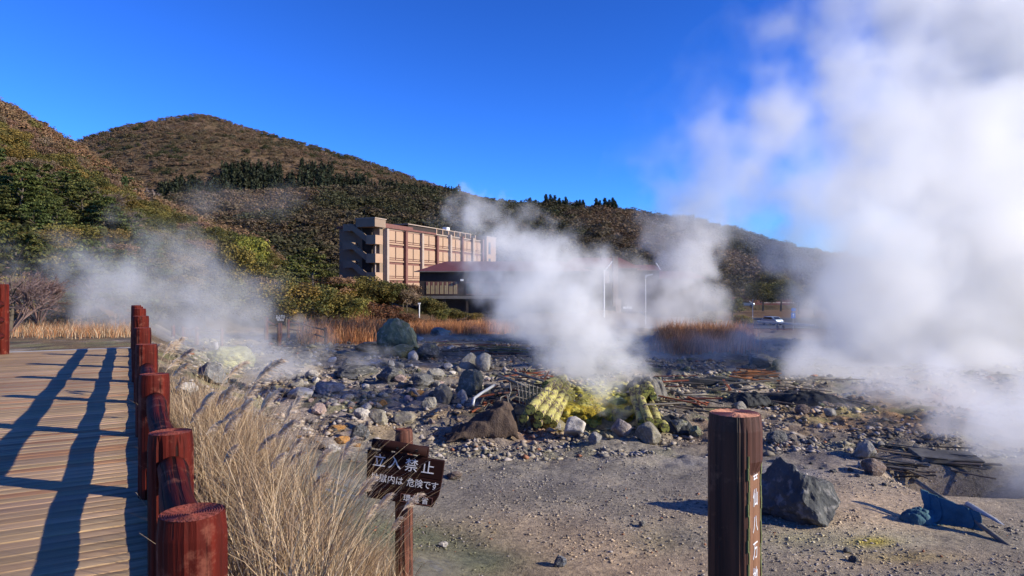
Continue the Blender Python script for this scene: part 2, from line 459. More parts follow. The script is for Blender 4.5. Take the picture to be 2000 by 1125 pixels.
H3 = Hill([(100, 150), (600, 165), (1000, 175), (1300, 200), (2200, 330)], [(100, 300), (600, 320), (1200, 350), (1600, 430), (2200, 560)],
          [(100, 440), (300, 405), (400, 394), (480, 396), (560, 388), (700, 382), (830, 388), (930, 408), (1070, 413), (1200, 422), (1350, 440), (1450, 466), (1560, 496), (1700, 522), (2200, 550)],
          1.1, 6, 23, -4)
tag(H1.mesh('hill', M['hill'], -900, 900, 220, 90), 'near wooded hillside rising on the left', kind='structure')
tag(H2.mesh('mountain', M['mountain'], -300, 1100, 220, 90), 'brown scrub covered mountain with rounded peak', kind='structure')
tag(H3.mesh('ridge', M['ridge'], 100, 2200, 260, 80), 'long wooded ridge behind the hotel', kind='structure')
# ------------------------------------------------------------------ foliage
def crown_arrays(n, size, seed, blobs, col, colvar=.35, flat=0.0, aspect=1.6, shell=.55):
    """leaf quads spread through clumps; blobs: (x,y,z,rx,ry,rz)"""
    r = np.random.default_rng(seed); B = np.array(blobs, float)
    vol = (B[:, 3]*B[:, 4]*B[:, 5])**(.67); bi = r.choice(len(B), n, p=vol/vol.sum())
    d = r.normal(size=(n, 3)); d /= np.linalg.norm(d, axis=1)[:, None]
    rr = (shell+(1-shell)*r.random(n))**.8*(1+.16*r.normal(size=n))
    lump = .75+.5*vnoise(d[:, 0]*2.6+bi*7, d[:, 1]*2.6+5, d[:, 2]*2.6)
    C = B[bi, :3]+d*B[bi, 3:6]*(rr*lump)[:, None]
    nn = d*.8+r.normal(size=(n, 3))*.7; nn[:, 2] += .25+flat; nn /= np.linalg.norm(nn, axis=1)[:, None]
    a = np.cross(nn, r.normal(size=(n, 3))); a /= np.linalg.norm(a, axis=1)[:, None]; b = np.cross(nn, a)
    s = size*(.6+.8*r.random(n))[:, None]
    V = np.stack([C-a*s*aspect*.5-b*s*.1, C-b*s*.5+a*s*.1, C+a*s*aspect*.5, C+b*s*.5], 1).reshape(-1, 3)
    Fc = np.arange(4*n).reshape(-1, 4)
    clump = r.random(len(B)); v = 1+colvar*(r.normal(size=n)*.5+(clump[bi]-.5)*1.2)
    cc = np.array(col)[r.integers(0, len(col), n)]*np.clip(v, .3, 2)[:, None]
    return V, Fc, np.repeat(cc, 4, 0)

def round_blobs(seed, n=9, flatz=.8):
    r = np.random.default_rng(seed); out = [(0, 0, .55, .34, .34, .36*flatz)]
    for k in range(n):
        a = 2*pi*k/n*1.7+r.random(); q = .22+.14*r.random(); z = .3+.5*r.random()
        out.append((cos(a)*q, sin(a)*q, z, .13+.1*r.random(), .13+.1*r.random(), (.11+.09*r.random())*flatz))
    return out
def tier_blobs(seed, n=9):
    r = np.random.default_rng(seed); out = []
    for k in range(n):
        z = .25+.7*k/n
        for j in range(4):
            a = r.random()*6.28; q = (.42*(1-z)+.08)*(.6+.5*r.random())
            out.append((cos(a)*q, sin(a)*q, z+.03*r.random(), .17*(1.25-z), .17*(1.25-z), .028))
    return out
def cone_blobs(seed, n=12, w=.2):
    r = np.random.default_rng(seed)
    return [(r.normal()*.01, r.normal()*.01, .1+.86*k/n, w*(1-k/n)**.8+.025, w*(1-k/n)**.8+.025, .055) for k in range(n)]

def twig_arrays(seed, n=260, col=(.16, .12, .10), w=.006, spread=.42, thick=.02):
    """bare branching crown of thin tapering strips"""
    r = random.Random(seed); V = []; Fc = []; C = []
    def strip(p, q, w0, w1):
        d = (q-p).normalized(); s = d.cross(Vector((r.uniform(-1, 1), r.uniform(-1, 1), r.uniform(-1, 1)))).normalized()
        for s_ in (s, d.cross(s)):
            k = len(V); V.extend([p-s_*w0, p+s_*w0, q+s_*w1, q-s_*w1]); Fc.append((k, k+1, k+2, k+3))
            v = r.uniform(.6, 1.4); C.extend([tuple(c*v for c in col)]*4)
    def grow(p, d, L, w0, lv):
        q = p+d*L; strip(p, q, w0, w0*.6)
        if lv == 0: return
        for k in range(r.choice((3, 4, 4) if lv > 1 else (3, 4, 5))):
            dd = (d+Vector((r.gauss(0, .5), r.gauss(0, .5), r.gauss(.12, .35)))).normalized()
            grow(p+d*L*r.uniform(.45, 1), dd, L*r.uniform(.6, .82), w0*.55, lv-1)
    for k in range(5):
        a = k*1.3+r.random(); d = Vector((cos(a)*spread, sin(a)*spread, r.uniform(.6, 1.1))).normalized()
        grow(Vector((0, 0, .03)), d, .30, thick, 4)
    return np.array([tuple(v) for v in V]), np.array(Fc), np.array(C)

GREEN = [(.085, .085, .024), (.115, .105, .028), (.06, .065, .02)]
OLIVE = [(.17, .13, .032), (.21, .155, .038), (.12, .10, .028)]
BROWN = [(.20, .13, .075), (.15, .095, .055), (.24, .16, .10)]
YELLOW = [(.24, .19, .04), (.19, .165, .036), (.14, .13, .035)]
RUST = [(.17, .075, .035), (.12, .055, .03), (.10, .06, .035)]
PINE = [(.055, .07, .02), (.08, .095, .026), (.11, .115, .035)]
DARKC = [(.012, .02, .010), (.018, .026, .013)]

def crown_mesh(name, arr):
    V, Fc, C = arr; return npmesh(name, V, Fc, M['leaf'], False, {'tint': C})
CR = {
 'green': [crown_mesh('crown', crown_arrays(6500, .026, 11+k, round_blobs(31+k, 13), GREEN+[OLIVE[0]])) for k in range(3)],
 'olive': [crown_mesh('crown', crown_arrays(6000, .027, 51+k, round_blobs(61+k, 12), OLIVE)) for k in range(2)],
 'brown': [crown_mesh('crown', crown_arrays(4600, .021, 71+k, round_blobs(81+k, 11), BROWN, shell=.3, aspect=3)) for k in range(2)],
 'yellow': [crown_mesh('crown', crown_arrays(3400, .03, 91, round_blobs(93, 12), YELLOW))],
 'rust': [crown_mesh('crown', crown_arrays(3600, .024, 101, round_blobs(103, 12), RUST, shell=.3, aspect=3.2))],
 'pine': [crown_mesh('crown', crown_arrays(5200, .026, 111+k, tier_blobs(113+k), PINE, flat=.8)) for k in range(2)],
 'conifer': [crown_mesh('crown', crown_arrays(2200, .035, 131, cone_blobs(133), DARKC))],
 'bare': [crown_mesh('crown', twig_arrays(141+k, col=(.19, .135, .115))) for k in range(2)],
}
trunks = []
for k in range(3):
    mb = MB(); r = random.Random(k)
    pts = [(0, 0, -.06), (r.uniform(-.02, .02), 0, .15), (r.uniform(-.04, .04), r.uniform(-.03, .03), .38), (r.uniform(-.05, .05), 0, .62)]
    mb.tube(pts, [.03, .024, .018, .008], 7)
    for j in range(6):
        a = j*1.1+r.random(); z = .2+.07*j
        mb.tube([(0, 0, z), (cos(a)*.12, sin(a)*.12, z+.1), (cos(a)*.26, sin(a)*.26, z+.17)], [.012, .008, .003], 5)
    t_ = mb.build('trunk', M['bark']); trunks.append(t_.data); bpy.data.objects.remove(t_)
KW = {'green': ('bushy_tree', 'tree', 'dense dark green bushy tree'), 'olive': ('bushy_tree', 'tree', 'rounded olive green bushy tree'),
      'brown': ('leafless_shrub', 'shrub', 'brownish wintry shrub'), 'yellow': ('bushy_tree', 'tree', 'yellow green bushy tree'),
      'rust': ('leafless_shrub', 'shrub', 'reddish brown wintry shrub'), 'pine': ('pine_tree', 'tree', 'layered pine tree'),
      'conifer': ('conifer_tree', 'tree', 'dark narrow conifer'), 'bare': ('bare_tree', 'tree', 'bare pale branched tree')}
NTREE = 0
def tree(kind, loc, h, wid=1.0, label=None, group=None, tint=None):
    global NTREE; NTREE += 1
    nm, cat, lb = KW[kind]
    e = empty(nm, loc, random.uniform(0, 6.28)); tag(e, label or lb+' on the hillside', cat, group)
    k = random.uniform(.85, 1.15) if tint is None else 1
    t = tint or (k*random.uniform(.9, 1.15), k, k*random.uniform(.85, 1.1))
    ob('crown', random.choice(CR[kind]), e, scale=(h*wid, h*wid, h), color=t)
    ob('trunk', random.choice(trunks), e, scale=(h, h, h))
    return e

def hz(X, Y):
    X = np.asarray(X, float); Y = np.asarray(Y, float); px = 1000+F*X/np.maximum(Y, 1)
    h = np.where(px < 900, H1.z(X, Y), -99); g = gz0(X, Y)
    return np.maximum(h, g)

# hillside: many candidate spots; the nearest ones are trees of their own, the rest one wood
cand = []
r = random.Random(5)
placed = {}
for _ in range(16000):
    px = r.uniform(-160, 850); f = float(H1.foot(px)); c = float(H1.cd(px))
    u = r.random()**1.0; Yv = f+(c*1.03-f)*u; Xv = (px-1000)/F*Yv
    if Yv < 30: continue
    sp = 1.6+.012*Yv; key = (int(Xv//4), int(Yv//4))
    if any(math.hypot(q[0]-Xv, q[1]-Yv) < sp for a in (-1, 0, 1) for b in (-1, 0, 1) for q in placed.get((key[0]+a, key[1]+b), ())): continue
    placed.setdefault(key, []).append((Xv, Yv))
    # keep the hotel's own footprint and its view clear
    if px > 640 and Yv > 96: continue
    cand.append((Xv, Yv, u, px))
cx = np.array([c[0] for c in cand]); cyy = np.array([c[1] for c in cand]); cz = hz(cx, cyy)
dens = fbm(cx*.05+3, cyy*.05, 0, 3); dens2 = fbm(cx*.09+30, cyy*.09, 5, 3)
items = []
for k, (x_, y_, u, px) in enumerate(cand):
    z_ = cz[k]; n_, m_ = dens[k]+r.uniform(-.12, .12), dens2[k]+r.uniform(-.1, .1)
    hi = u > (.66 if px > 220 else .42)
    if hi: kd = 'brown' if n_ > .40 else ('olive' if m_ > .42 else 'rust')
    else:
        kd = 'green' if n_ < .47 else ('olive' if n_ < .55 else ('brown' if m_ < .5 else ('bare' if m_ < .6 else 'yellow')))
        if m_ > .64: kd = 'pine'
    h = (1.9+.008*y_)*r.uniform(.75, 1.35)*(1-.62*min(1, max(0, u-.5)/.35))
    if kd in ('pine',): h *= 1.5
    if kd == 'bare': h *= 1.3
    items.append((math.hypot(x_, y_), x_, y_, z_, h, kd, px))
items.sort()
LBL = {'green': 'dense dark green tree among others on the left hillside', 'olive': 'rounded olive green tree on the left hillside', 'brown': 'brownish wintry shrub on the left hillside',
       'yellow': 'yellow green tree on the left hillside', 'pine': 'layered pine tree on the left hillside', 'bare': 'bare pale branched tree on the left hillside'}
near_things = items[:270]
for (_, x_, y_, z_, h, kd, px) in near_things:
    up = (z_+2.6)/max(8, (HY-float(H1.cy(px)))/F*float(H1.cd(px)))
    where = ('beyond the end of the boardwalk' if px < 130 else 'above the left steam' if px < 330 else 'right of the left steam' if px < 520 else 'behind the layered pines')
    how = 'low' if up < .2 else ('halfway up' if up < .55 else 'high up')
    tree(kd, (x_, y_, z_-.1), h, random.uniform(1.15, 1.5) if kd != 'pine' else 1.0, '%s, %s on the slope %s' % (KW[kd][2], how, where), 'trees and shrubs growing on the left hillside')

def scatter(name, protos, pos, hs, ws, tints_, label, parent=None):
    """many small crowns joined into one mass of woodland"""
    Vs = []; Fs = []; Cs = []; off = 0
    for k, (p, h, w, t) in enumerate(zip(pos, hs, ws, tints_)):
        V, Fc, C = protos[k % len(protos)]
        a = random.uniform(0, 6.28); ca, sa = cos(a), sin(a)
        x = (V[:, 0]*ca-V[:, 1]*sa)*w+p[0]; y = (V[:, 0]*sa+V[:, 1]*ca)*w+p[1]; z = V[:, 2]*h+p[2]
        Vs.append(np.c_[x, y, z]); Fs.append(Fc+off); Cs.append(C*np.array(t)); off += len(V)
    m = npmesh(name, np.concatenate(Vs), np.concatenate(Fs), M['leaf'], False, {'tint': np.concatenate(Cs)})
    return tag(ob(name, m), label, kind='stuff')

W1 = [(1, 1, 1)]
gp = [crown_arrays(300, .07, 300+k, round_blobs(310+k, 7), [(1, 1, 1)], .15) for k in range(5)]
twp = [crown_arrays(300, .045, 330+k, round_blobs(340+k, 8), [(1, 1, 1)], .15, shell=.3, aspect=3) for k in range(4)]
PAL = {'rust': (.19, .10, .05), 'green': (.095, .092, .026), 'olive': (.16, .125, .034), 'brown': (.22, .135, .07), 'yellow': (.13, .115, .033), 'pine': (.045, .06, .02), 'bare': (.16, .12, .10), 'conifer': (.015, .022, .011)}
def jit(c, v=.2):
    k = 1+random.uniform(-v, v); return (c[0]*k*random.uniform(.9, 1.12), c[1]*k, c[2]*k)
rest = items[270:]
scatter('hillside_woodland', gp, [i[1:4] for i in rest], [i[4]*1.05 for i in rest], [i[4]*1.35 for i in rest], [jit(PAL[i[5]]) for i in rest], 'evergreen and wintry scrub covering the left hillside')

# low scrub filling the slope between the trees
def slope_scrub(hill, n, p0, p1, u0, u1, hfn, seed, name, label, palfn, protos, skip=None):
    r = random.Random(seed); pos = []; hs = []; ws = []; ts = []
    px = np.array([r.uniform(p0, p1) for _ in range(n)]); u = np.array([r.uniform(u0, u1) for _ in range(n)])
    f = hill.foot(px); c = hill.cd(px); Y_ = np.sqrt(f*f+(c*c-f*f)*u) if True else 0; X_ = (px-1000)/F*Y_
    Z_ = hill.z(X_, Y_); nz = fbm(X_*.018+seed, Y_*.018, 0, 4); nz2 = fbm(X_*.06+seed, Y_*.06, 7, 3)
    for k in range(n):
        if skip and skip(px[k], X_[k], Y_[k]): continue
        uu = (Y_[k]-f[k])/(c[k]-f[k]); h = hfn(uu)*r.uniform(.6, 1.35)
        pos.append((X_[k], Y_[k], Z_[k]-.12*h)); hs.append(h); ws.append(h*r.uniform(1.1, 1.9)); ts.append(jit(palfn(nz[k]+r.uniform(-.03, .03), nz2[k], uu, px[k]), .14))
    return scatter(name, protos, pos, hs, ws, ts, label)
sp_ = [crown_arrays(90, .12, 400+k, round_blobs(410+k, 6), [(1, 1, 1)], .3) for k in range(6)]
st_ = [crown_arrays(150, .07, 430+k, round_blobs(440+k, 7), [(1, 1, 1)], .15, shell=.3, aspect=2.2) for k in range(6)]
slope_scrub(H1, 2300, -160, 860, .0, 1.0, lambda u: 1.9, 3, 'hillside_undergrowth', 'low brown and green undergrowth between the hillside trees',
            lambda a, b, u, px: (.20, .125, .065) if a > .5 or u > .75 else ((.12, .10, .035) if b > .5 else (.08, .078, .026)), st_, lambda px, x, y: (px > 640 and y > 92) or y < 30)
def pal2(a, b, u, px):
    if b > .63: return (.06, .062, .026)
    return (.18, .122, .075) if a > .5 else ((.155, .108, .064) if a > .43 else (.115, .09, .048))
slope_scrub(H2, 6500, -100, 1000, .0, 1.0, lambda u: 3.0, 13, 'mountain_scrub', 'brown and olive scrub covering the mountain slope', pal2, st_)
def pal3(a, b, u, px):
    if a > .55: return (.14, .095, .056)
    if a > .47: return (.11, .078, .045)
    return (.062, .058, .026) if b > .47 else (.088, .068, .038)
slope_scrub(H3, 4200, 250, 1750, .0, 1.02, lambda u: 6.0, 23, 'ridge_woodland', 'dark brown wintry woodland covering the long ridge', pal3, gp[:3]+twp, None)

# conifer plantation belt on the mountain
pos = []; hs = []; ts = []
cp = [crown_arrays(70, .11, 500+k, cone_blobs(510+k, 8, .19), [(1, 1, 1)], .3) for k in range(4)]
r = random.Random(9)
def belt(pxa, pxb, ya, yb, n, hgt, Yd):
    for _ in range(n):
        px = r.uniform(pxa, pxb); py = r.uniform(ya(px), yb(px))
        # march along the sight line to the mountain surface
        Ys = np.linspace(335, 600, 60); Xs = (px-1000)/F*Ys; Zs = H2.z(Xs, Ys); e = (HY-py)/F
        k = np.argmax(Zs > e*Ys); 
        if k == 0: continue
        pos.append((Xs[k], Ys[k], Zs[k]-.5)); hs.append(.85*hgt*r.uniform(.6, 1.25)); ts.append(jit((.028, .034, .016), .4))
belt(310, 720, lambda p: 372 if p < 430 else 362, lambda p: 398, 330, 11, 0)
belt(430, 548, lambda p: 332+.05*(p-430), lambda p: 372, 190, 10, 0)
belt(585, 650, lambda p: 328+.1*(p-585), lambda p: 360, 90, 9, 0)
belt(560, 900, lambda p: 362+.05*(p-560), lambda p: 374+.05*(p-560), 160, 9, 0)
scatter('conifer_plantation', cp, pos, hs, [h*.8 for h in hs], ts, 'belt of dark planted conifers across the foot of the mountain')

# lone conifers standing on the ridge line
lone = [(1036, 392, 13), (1067, 396, 20), (1075, 396, 19), (1083, 397, 18), (1093, 398, 13), (1105, 398, 16), (1127, 402, 10), (1133, 402, 12), (1139, 403, 12), (1165, 405, 18), (1182, 406, 20), (1190, 407, 17), (1196, 407, 22), (1202, 408, 16),
        (922, 390, 5), (962, 392, 7), (1018, 394, 7), (1046, 396, 8), (1100, 400, 9), (1172, 408, 14)]
for k, (px, py, hp) in enumerate(lone):
    Yc = float(H3.cd(px))*.97; zz = float(H3.z(np.array([(px-1000)/F*Yc]), np.array([Yc]))[0])
    tree('conifer', ((px-1000)/F*Yc, Yc, zz-1), (hp+20)/F*Yc+1, 1.0, 'dark conifer poking up from the ridge line against the sky', 'conifers along the ridge line')

# trees and shrubs between the field and the hotel
def spot(px, pyb, d, hp, kind, label, w=1.2, tint=None, group=None):
    p = P(px, pyb, d); return tree(kind, p, hp/F*d, w, label, group, tint)
spot(612, 600, 78, 125, 'pine', 'large layered pine tree left of the beige hotel', 1.05)
spot(575, 590, 84, 100, 'pine', 'second layered pine just behind the large one', 1.0)
spot(485, 560, 80, 120, 'yellow', 'tall yellow green tree above the left steam', .8, (1.0, 1.15, .9))
spot(455, 600, 66, 130, 'olive', 'olive tree rising out of the left steam', .9)
FG = 'bushy trees between the field and the hotel'
for (px, pb, d, hp, kd, w, lb) in [
 (520, 645, 60, 105, 'green', 1.3, 'grey green bush right of the left steam'), (560, 640, 62, 100, 'olive', 1.3, 'broad olive bush below the pine trees'),
 (600, 640, 64, 90, 'green', 1.4, 'dark bush behind the orange grass'), (640, 640, 66, 85, 'olive', 1.3, 'olive bush at the left end of the orange grass'),
 (685, 640, 66, 70, 'yellow', 1.3, 'light green bush touching the orange grass'), (655, 610, 80, 78, 'brown', 1.3, 'brown shrub below the hotel gable'),
 (690, 605, 84, 72, 'olive', 1.3, 'olive bush in front of the hotel gable'), (730, 605, 84, 68, 'green', 1.4, 'dark green bush at the hotel corner'),
 (765, 605, 86, 66, 'green', 1.3, 'dark green bush under the hotel facade'), (795, 605, 86, 48, 'brown', 1.3, 'brown shrub left of the restaurant'),
 (715, 630, 72, 52, 'rust', 1.6, 'reddish brown shrub left of the green boulder'), (755, 636, 68, 48, 'rust', 1.7, 'reddish brown shrub behind the green boulder'),
 (795, 640, 66, 36, 'rust', 1.8, 'low reddish brown shrub sloping down to the grass'), (842, 628, 74, 52, 'green', 1.2, 'dark bush at the restaurant corner'),
 (862, 632, 72, 34, 'yellow', 1.2, 'small light green bush before the restaurant'), (890, 634, 74, 34, 'green', 1.5, 'low dark bush before the restaurant'), (925, 634, 76, 26, 'olive', 1.6, 'low olive bush below the restaurant balcony'),
 (540, 610, 70, 100, 'green', 1.2, 'dark bush beside the large pine'), (500, 620, 64, 90, 'brown', 1.3, 'brown shrub veiled by the left steam'), (430, 630, 56, 90, 'green', 1.3, 'green bush behind the left steam'),
 (400, 640, 50, 80, 'olive', 1.3, 'olive bush behind the far left railing'), (985, 636, 80, 34, 'green', 1.8, 'low dark bush at the edge of the steam'),
 (1380, 640, 75, 36, 'olive', 1.6, 'greenish bush behind the right steam'), (1430, 622, 95, 44, 'green', 1.3, 'dark bush below the far white hotel'), (1450, 640, 90, 30, 'yellow', 1.6, 'light green bush left of the silver car'),
 (1490, 604, 150, 62, 'green', 1.1, 'dark tree behind the silver car'), (1525, 604, 150, 66, 'green', 1.1, 'dark tree above the blue road sign'), (1560, 610, 150, 64, 'olive', 1.1, 'olive tree at the edge of the large steam'), (1590, 612, 150, 60, 'brown', 1.1, 'brown tree dissolving in the large steam'),
 (1340, 600, 120, 60, 'brown', 1.2, 'brown tree behind the tall lamp post'), (1230, 600, 118, 50, 'green', 1.3, 'dark tree below the red roofs'), (1510, 575, 200, 55, 'green', 1.4, 'dark tree mass behind the car park'), (1470, 600, 160, 40, 'brown', 1.3, 'brown shrub by the far white hotel')]:
    spot(px, pb, d, hp, kd, lb, w, None, None)
# left bank beside the boardwalk end
for (px, pb, d, hp, kd, w, lb) in [(20, 660, 24, 190, 'bare', 1.1, 'bare tree behind the left railing post'), (75, 640, 27, 150, 'bare', 1.1, 'second bare tree at the foot of the left hill'),
 (40, 640, 30, 120, 'yellow', 1.0, 'yellowish bush behind the left railing post'), (110, 600, 34, 120, 'olive', 1.0, 'olive bush left of the steam'), (170, 610, 38, 110, 'green', 1.2, 'dark bush in the left steam'),
 (5, 620, 44, 170, 'green', 1.1, 'tall dark bush at the left picture edge'), (60, 610, 46, 130, 'rust', 1.2, 'rusty thicket behind the bare trees'), (130, 640, 33, 50, 'rust', 1.6, 'low brown shrub beyond the boardwalk end')]:
    spot(px, pb, d, hp, kd, lb, w)

# ------------------------------------------------------------------ grasses
def blades(name, pos, h, n_each, width, col, label, lean=(0, 0), spread=.15, var=.3, seg=3, droop=.35, colvar=.3):
    r = rng; pos = np.asarray(pos, float); n = len(pos)*n_each
    B = np.repeat(pos, n_each, 0)+np.c_[r.normal(size=(n, 2))*spread, np.zeros(n)]
    hh = h*(1+var*r.normal(size=n)); hh = np.clip(hh, h*.25, h*1.8)
    az = r.random(n)*6.28; dx = np.cos(az); dy = np.sin(az); dr = droop*(.3+r.random(n))
    sx, sy = -dy, dx; rr = r.random(n)*6.28; sx, sy = np.cos(rr), np.sin(rr)
    V = np.zeros((n, (seg+1)*2, 3))
    for k in range(seg+1):
        q = k/seg; w = width*(1-q*.85)*.5
        ox = hh*(dr*dx*q**2+lean[0]*q**1.6); oy = hh*(dr*dy*q**2+lean[1]*q**1.6); oz = hh*(q-.25*dr*q**2.5)
        V[:, 2*k, :] = np.c_[B[:, 0]+ox-sx*w, B[:, 1]+oy-sy*w, B[:, 2]+oz]
        V[:, 2*k+1, :] = np.c_[B[:, 0]+ox+sx*w, B[:, 1]+oy+sy*w, B[:, 2]+oz]
    fs = np.array([[2*k, 2*k+1, 2*k+3, 2*k+2] for k in range(seg)])
    Fc = (np.arange(n)[:, None, None]*(2*(seg+1))+fs[None]).reshape(-1, 4)
    cc = np.array(col)[r.integers(0, len(col), n)]*(1+colvar*r.normal(size=(n, 1))).clip(.4, 1.8)
    m = npmesh(name, V.reshape(-1, 3), Fc, M['leaf'], False, {'tint': np.repeat(cc, 2*(seg+1), 0)})
    return tag(ob(name, m), label, kind='stuff')

STRAW = [(.44, .31, .185), (.34, .23, .135), (.54, .41, .26), (.24, .155, .085)]
ORANGE = [(.46, .20, .075), (.38, .155, .06), (.54, .27, .12)]
# tall dry grass on the slope right of the boardwalk
pos = []
while len(pos) < 290:
    u = random.uniform(.6, 8.5); s = random.uniform(.42, 2.9)
    lim = 2.6 if u < 4.5 else 2.6-(u-4.5)*.45
    if s > lim: continue
    x = FO[0]+FU[0]*u+FN[0]*s; y = FO[1]+FU[1]*u+FN[1]*s
    if y < 2.6 or 1000+F*x/y > (565 if y > 5 else 640) - 12*max(0, y-5)**1.5: continue
    pos.append((x, y, gzs(x, y)-.03))
# keep clumps
blades('dry_grass', pos, .78, 26, .0085, STRAW, 'tall straw coloured dry grass on the slope beside the boardwalk', (.07, .02), .10, .32, 4, .5)
pos2 = []
for _ in range(150):
    px = random.uniform(420, 735); y = random.uniform(5.0, 5.9); x = (px-1000)/F*y
    if fence_s(x, y) < 1: continue
    pos2.append((x, y, gzs(x, y)-.03))
blades('dry_grass', pos2, .32, 30, .007, STRAW, 'lower matted dry grass below the warning sign', (.1, .02), .13, .35, 4, .8)
def gpatch(name, px0, px1, y0, y1, n, h, cols, label, each=14, w=.03):
    q = []
    for _ in range(n):
        px = random.uniform(px0, px1); py = random.uniform(y0(px), y1(px)); q.append(G(px, py, .05))
    return blades(name, q, h, each, w, cols, label, (.05, 0), .35, .3, 2, .35)
gpatch('orange_grass', 596, 745, lambda p: 648-(6 if p > 690 else 0), lambda p: 672 if p < 730 else 664, 420, 1.05, ORANGE, 'bright orange dry grass left of the green boulder')
gpatch('orange_grass', 800, 1000, lambda p: 641, lambda p: 653, 380, .7, ORANGE, 'strip of orange dry grass below the restaurant')
gpatch('orange_grass', 1290, 1460, lambda p: 648, lambda p: 690, 460, .8, ORANGE, 'orange dry grass seen through the right steam', 14)
gpatch('orange_grass', 30, 260, lambda p: 640, lambda p: 660, 260, .32, STRAW+ORANGE, 'straw and orange grass beyond the end of the boardwalk', 16, .02)

# plumed stalks that stand above the grass
plume_meshes = []; stem_meshes = []
for k in range(4):
    r = random.Random(70+k); lean = r.uniform(.12, .34); pts = [Vector((lean*q**2, 0, q)) for q in np.linspace(0, 1, 8)]
    mb = MB(); mb.tube(pts, [.0022]*7+[.0014], 4)
    s_ = mb.build('stem'); stem_meshes.append(s_.data); s_.data.materials.append(plain('straw stem', (.42, .31, .20), .8)); bpy.data.objects.remove(s_)
    V = []; Fc = []; C = []
    tip = pts[-1]; dirn = (pts[-1]-pts[-2]).normalized()
    for j in range(210):
        q = r.random(); base = tip-dirn*.10+dirn*.34*q*.6+Vector((.05*q*q, 0, -.05*q*q)); a = r.uniform(-.5, .5)
        L = r.uniform(.08, .17)*(1-.4*q); d = (dirn+Vector((r.uniform(.0, .55), r.uniform(-.3, .3), r.uniform(-.35, .15)))).normalized()
        side = d.cross(Vector((r.random(), r.random(), r.random()))).normalized()*.0019
        mid = base+d*L*.6; e = base+d*L+Vector((.01, 0, -L*.35)); n = len(V)
        V += [base-side, base+side, mid+side*1.6, mid-side*1.6, e+side*.3, e-side*.3]; Fc += [(n, n+1, n+2, n+3), (n+3, n+2, n+4, n+5)]
        c = r.choice([(.80, .64, .47), (.88, .74, .57), (.66, .50, .35)]); C += [c]*6
    plume_meshes.append(npmesh('plume', np.array([tuple(v) for v in V]), np.array(Fc), M['leaf'], False, {'tint': np.array(C)}))
def stalk(px, py, d, label, group, flip=1):
    """a stalk whose plume reaches the given sight line at depth d"""
    top = P(px, py, d); zb = gzs(top.x, top.y); h = max(.5, top.z-zb)/1.12
    k = random.randrange(4); e = empty('plumed_grass_stalk', (top.x-.3*h, top.y, zb), random.uniform(-.5, .5)); tag(e, label, 'grass stalk', group)
    ob('stem', stem_meshes[k], e, scale=(h, h, h)); pl = ob('plume', plume_meshes[k], e, scale=(h, h, h))
for (px, py, d) in [(505, 690, 6.5), (480, 740, 6.6), (455, 752, 7), (545, 755, 6.2), (560, 800, 5.8), (470, 800, 5.8), (600, 770, 6.2), (420, 760, 6.8), (525, 830, 5.4), (445, 700, 7.6), (340, 660, 9), (355, 672, 8.8), (330, 690, 8.5), (318, 668, 9.3), (362, 655, 9.2),
    (345, 700, 8), (405, 820, 6.2), (580, 860, 5.4), (620, 905, 5.2), (640, 925, 5), (495, 770, 6.4), (515, 745, 6.6), (395, 790, 6.6), (435, 790, 6.3), (550, 880, 5.0), (605, 850, 5.5), (650, 870, 5.6), (470, 860, 5.4), (380, 730, 7.6)]:
    stalk(px+random.uniform(-5, 5), py, d, 'feathery plumed grass stalk rising from the dry grass beside the boardwalk', 'plumed stalks in the dry grass')
for (px, py, d, lb) in [(715, 845, 5.2, 'tall plumed grass stalk reaching the left end of the sign rail'), (735, 925, 4.9, 'curled grass stalk in front of the left sign edge'), (765, 955, 4.8, 'plumed grass stalk across the lower sign board'),
    (790, 960, 4.7, 'curly grass stalk before the sign post'), (745, 985, 4.7, 'low drooping plume left of the sign post'), (700, 930, 5.0, 'plumed stalk left of the warning sign'), (800, 1000, 4.6, 'short plume crossing the sign post')]:
    stalk(px, py, d, lb, None)
# ------------------------------------------------------------------ boardwalk
bw = empty('boardwalk'); tag(bw, 'weathered timber boardwalk leading off to the left', kind='structure')
def D(u, s, z=DECK): return Vector((FO[0]+FU[0]*u+FN[0]*s, FO[1]+FU[1]*u+FN[1]*s, z))
ra = math.atan2(FN[1], FN[0])
pw = .128; L = 3.25; u = -1.9; k = 0
pmeshes = []
for j in range(6):
    bm = bmesh.new(); r = random.Random(j)
    bmesh.ops.create_cube(bm, size=1)
    bmesh.ops.scale(bm, vec=(L, pw-.009, .04), verts=bm.verts)
    bmesh.ops.bevel(bm, geom=bm.edges, offset=.004, segments=1, affect='EDGES')
    m = bpy.data.meshes.new('plank'); bm.to_mesh(m); bm.free(); m.materials.append(M['plank']); pmeshes.append(m)
while u < 16.9:
    c = D(u, -L/2+.05, DECK-.02+random.uniform(-.002, .002)); v = random.uniform(.72, 1.12); t = (v, v*random.uniform(.93, 1.0), v*random.uniform(.85, 1.0))
    if random.random() < .1: t = (v*.95, v*.72, v*.6)
    o = ob('plank', random.choice(pmeshes), bw, c+Vector((random.uniform(-.01, .01), 0, 0)), (0, random.uniform(-.001, .001), ra+random.uniform(-.002, .002)), None, t)
    u += pw
mb = MB()
for s in (-.1, -1.6, -3.0):
    a, b = D(-1.9, s, DECK-.13), D(16.9, s, DECK-.13)
    mb.prism([a+Vector((.05, .03, -.08)), a+Vector((-.05, -.03, -.08)), a+Vector((-.05, -.03, .085)), a+Vector((.05, .03, .085))], b-a)
mb.build('joist', M['log_brown'], bw)
mb = MB(); a, b = D(17.0, -3.3, DECK-.06), D(17.0, .15, DECK-.06)
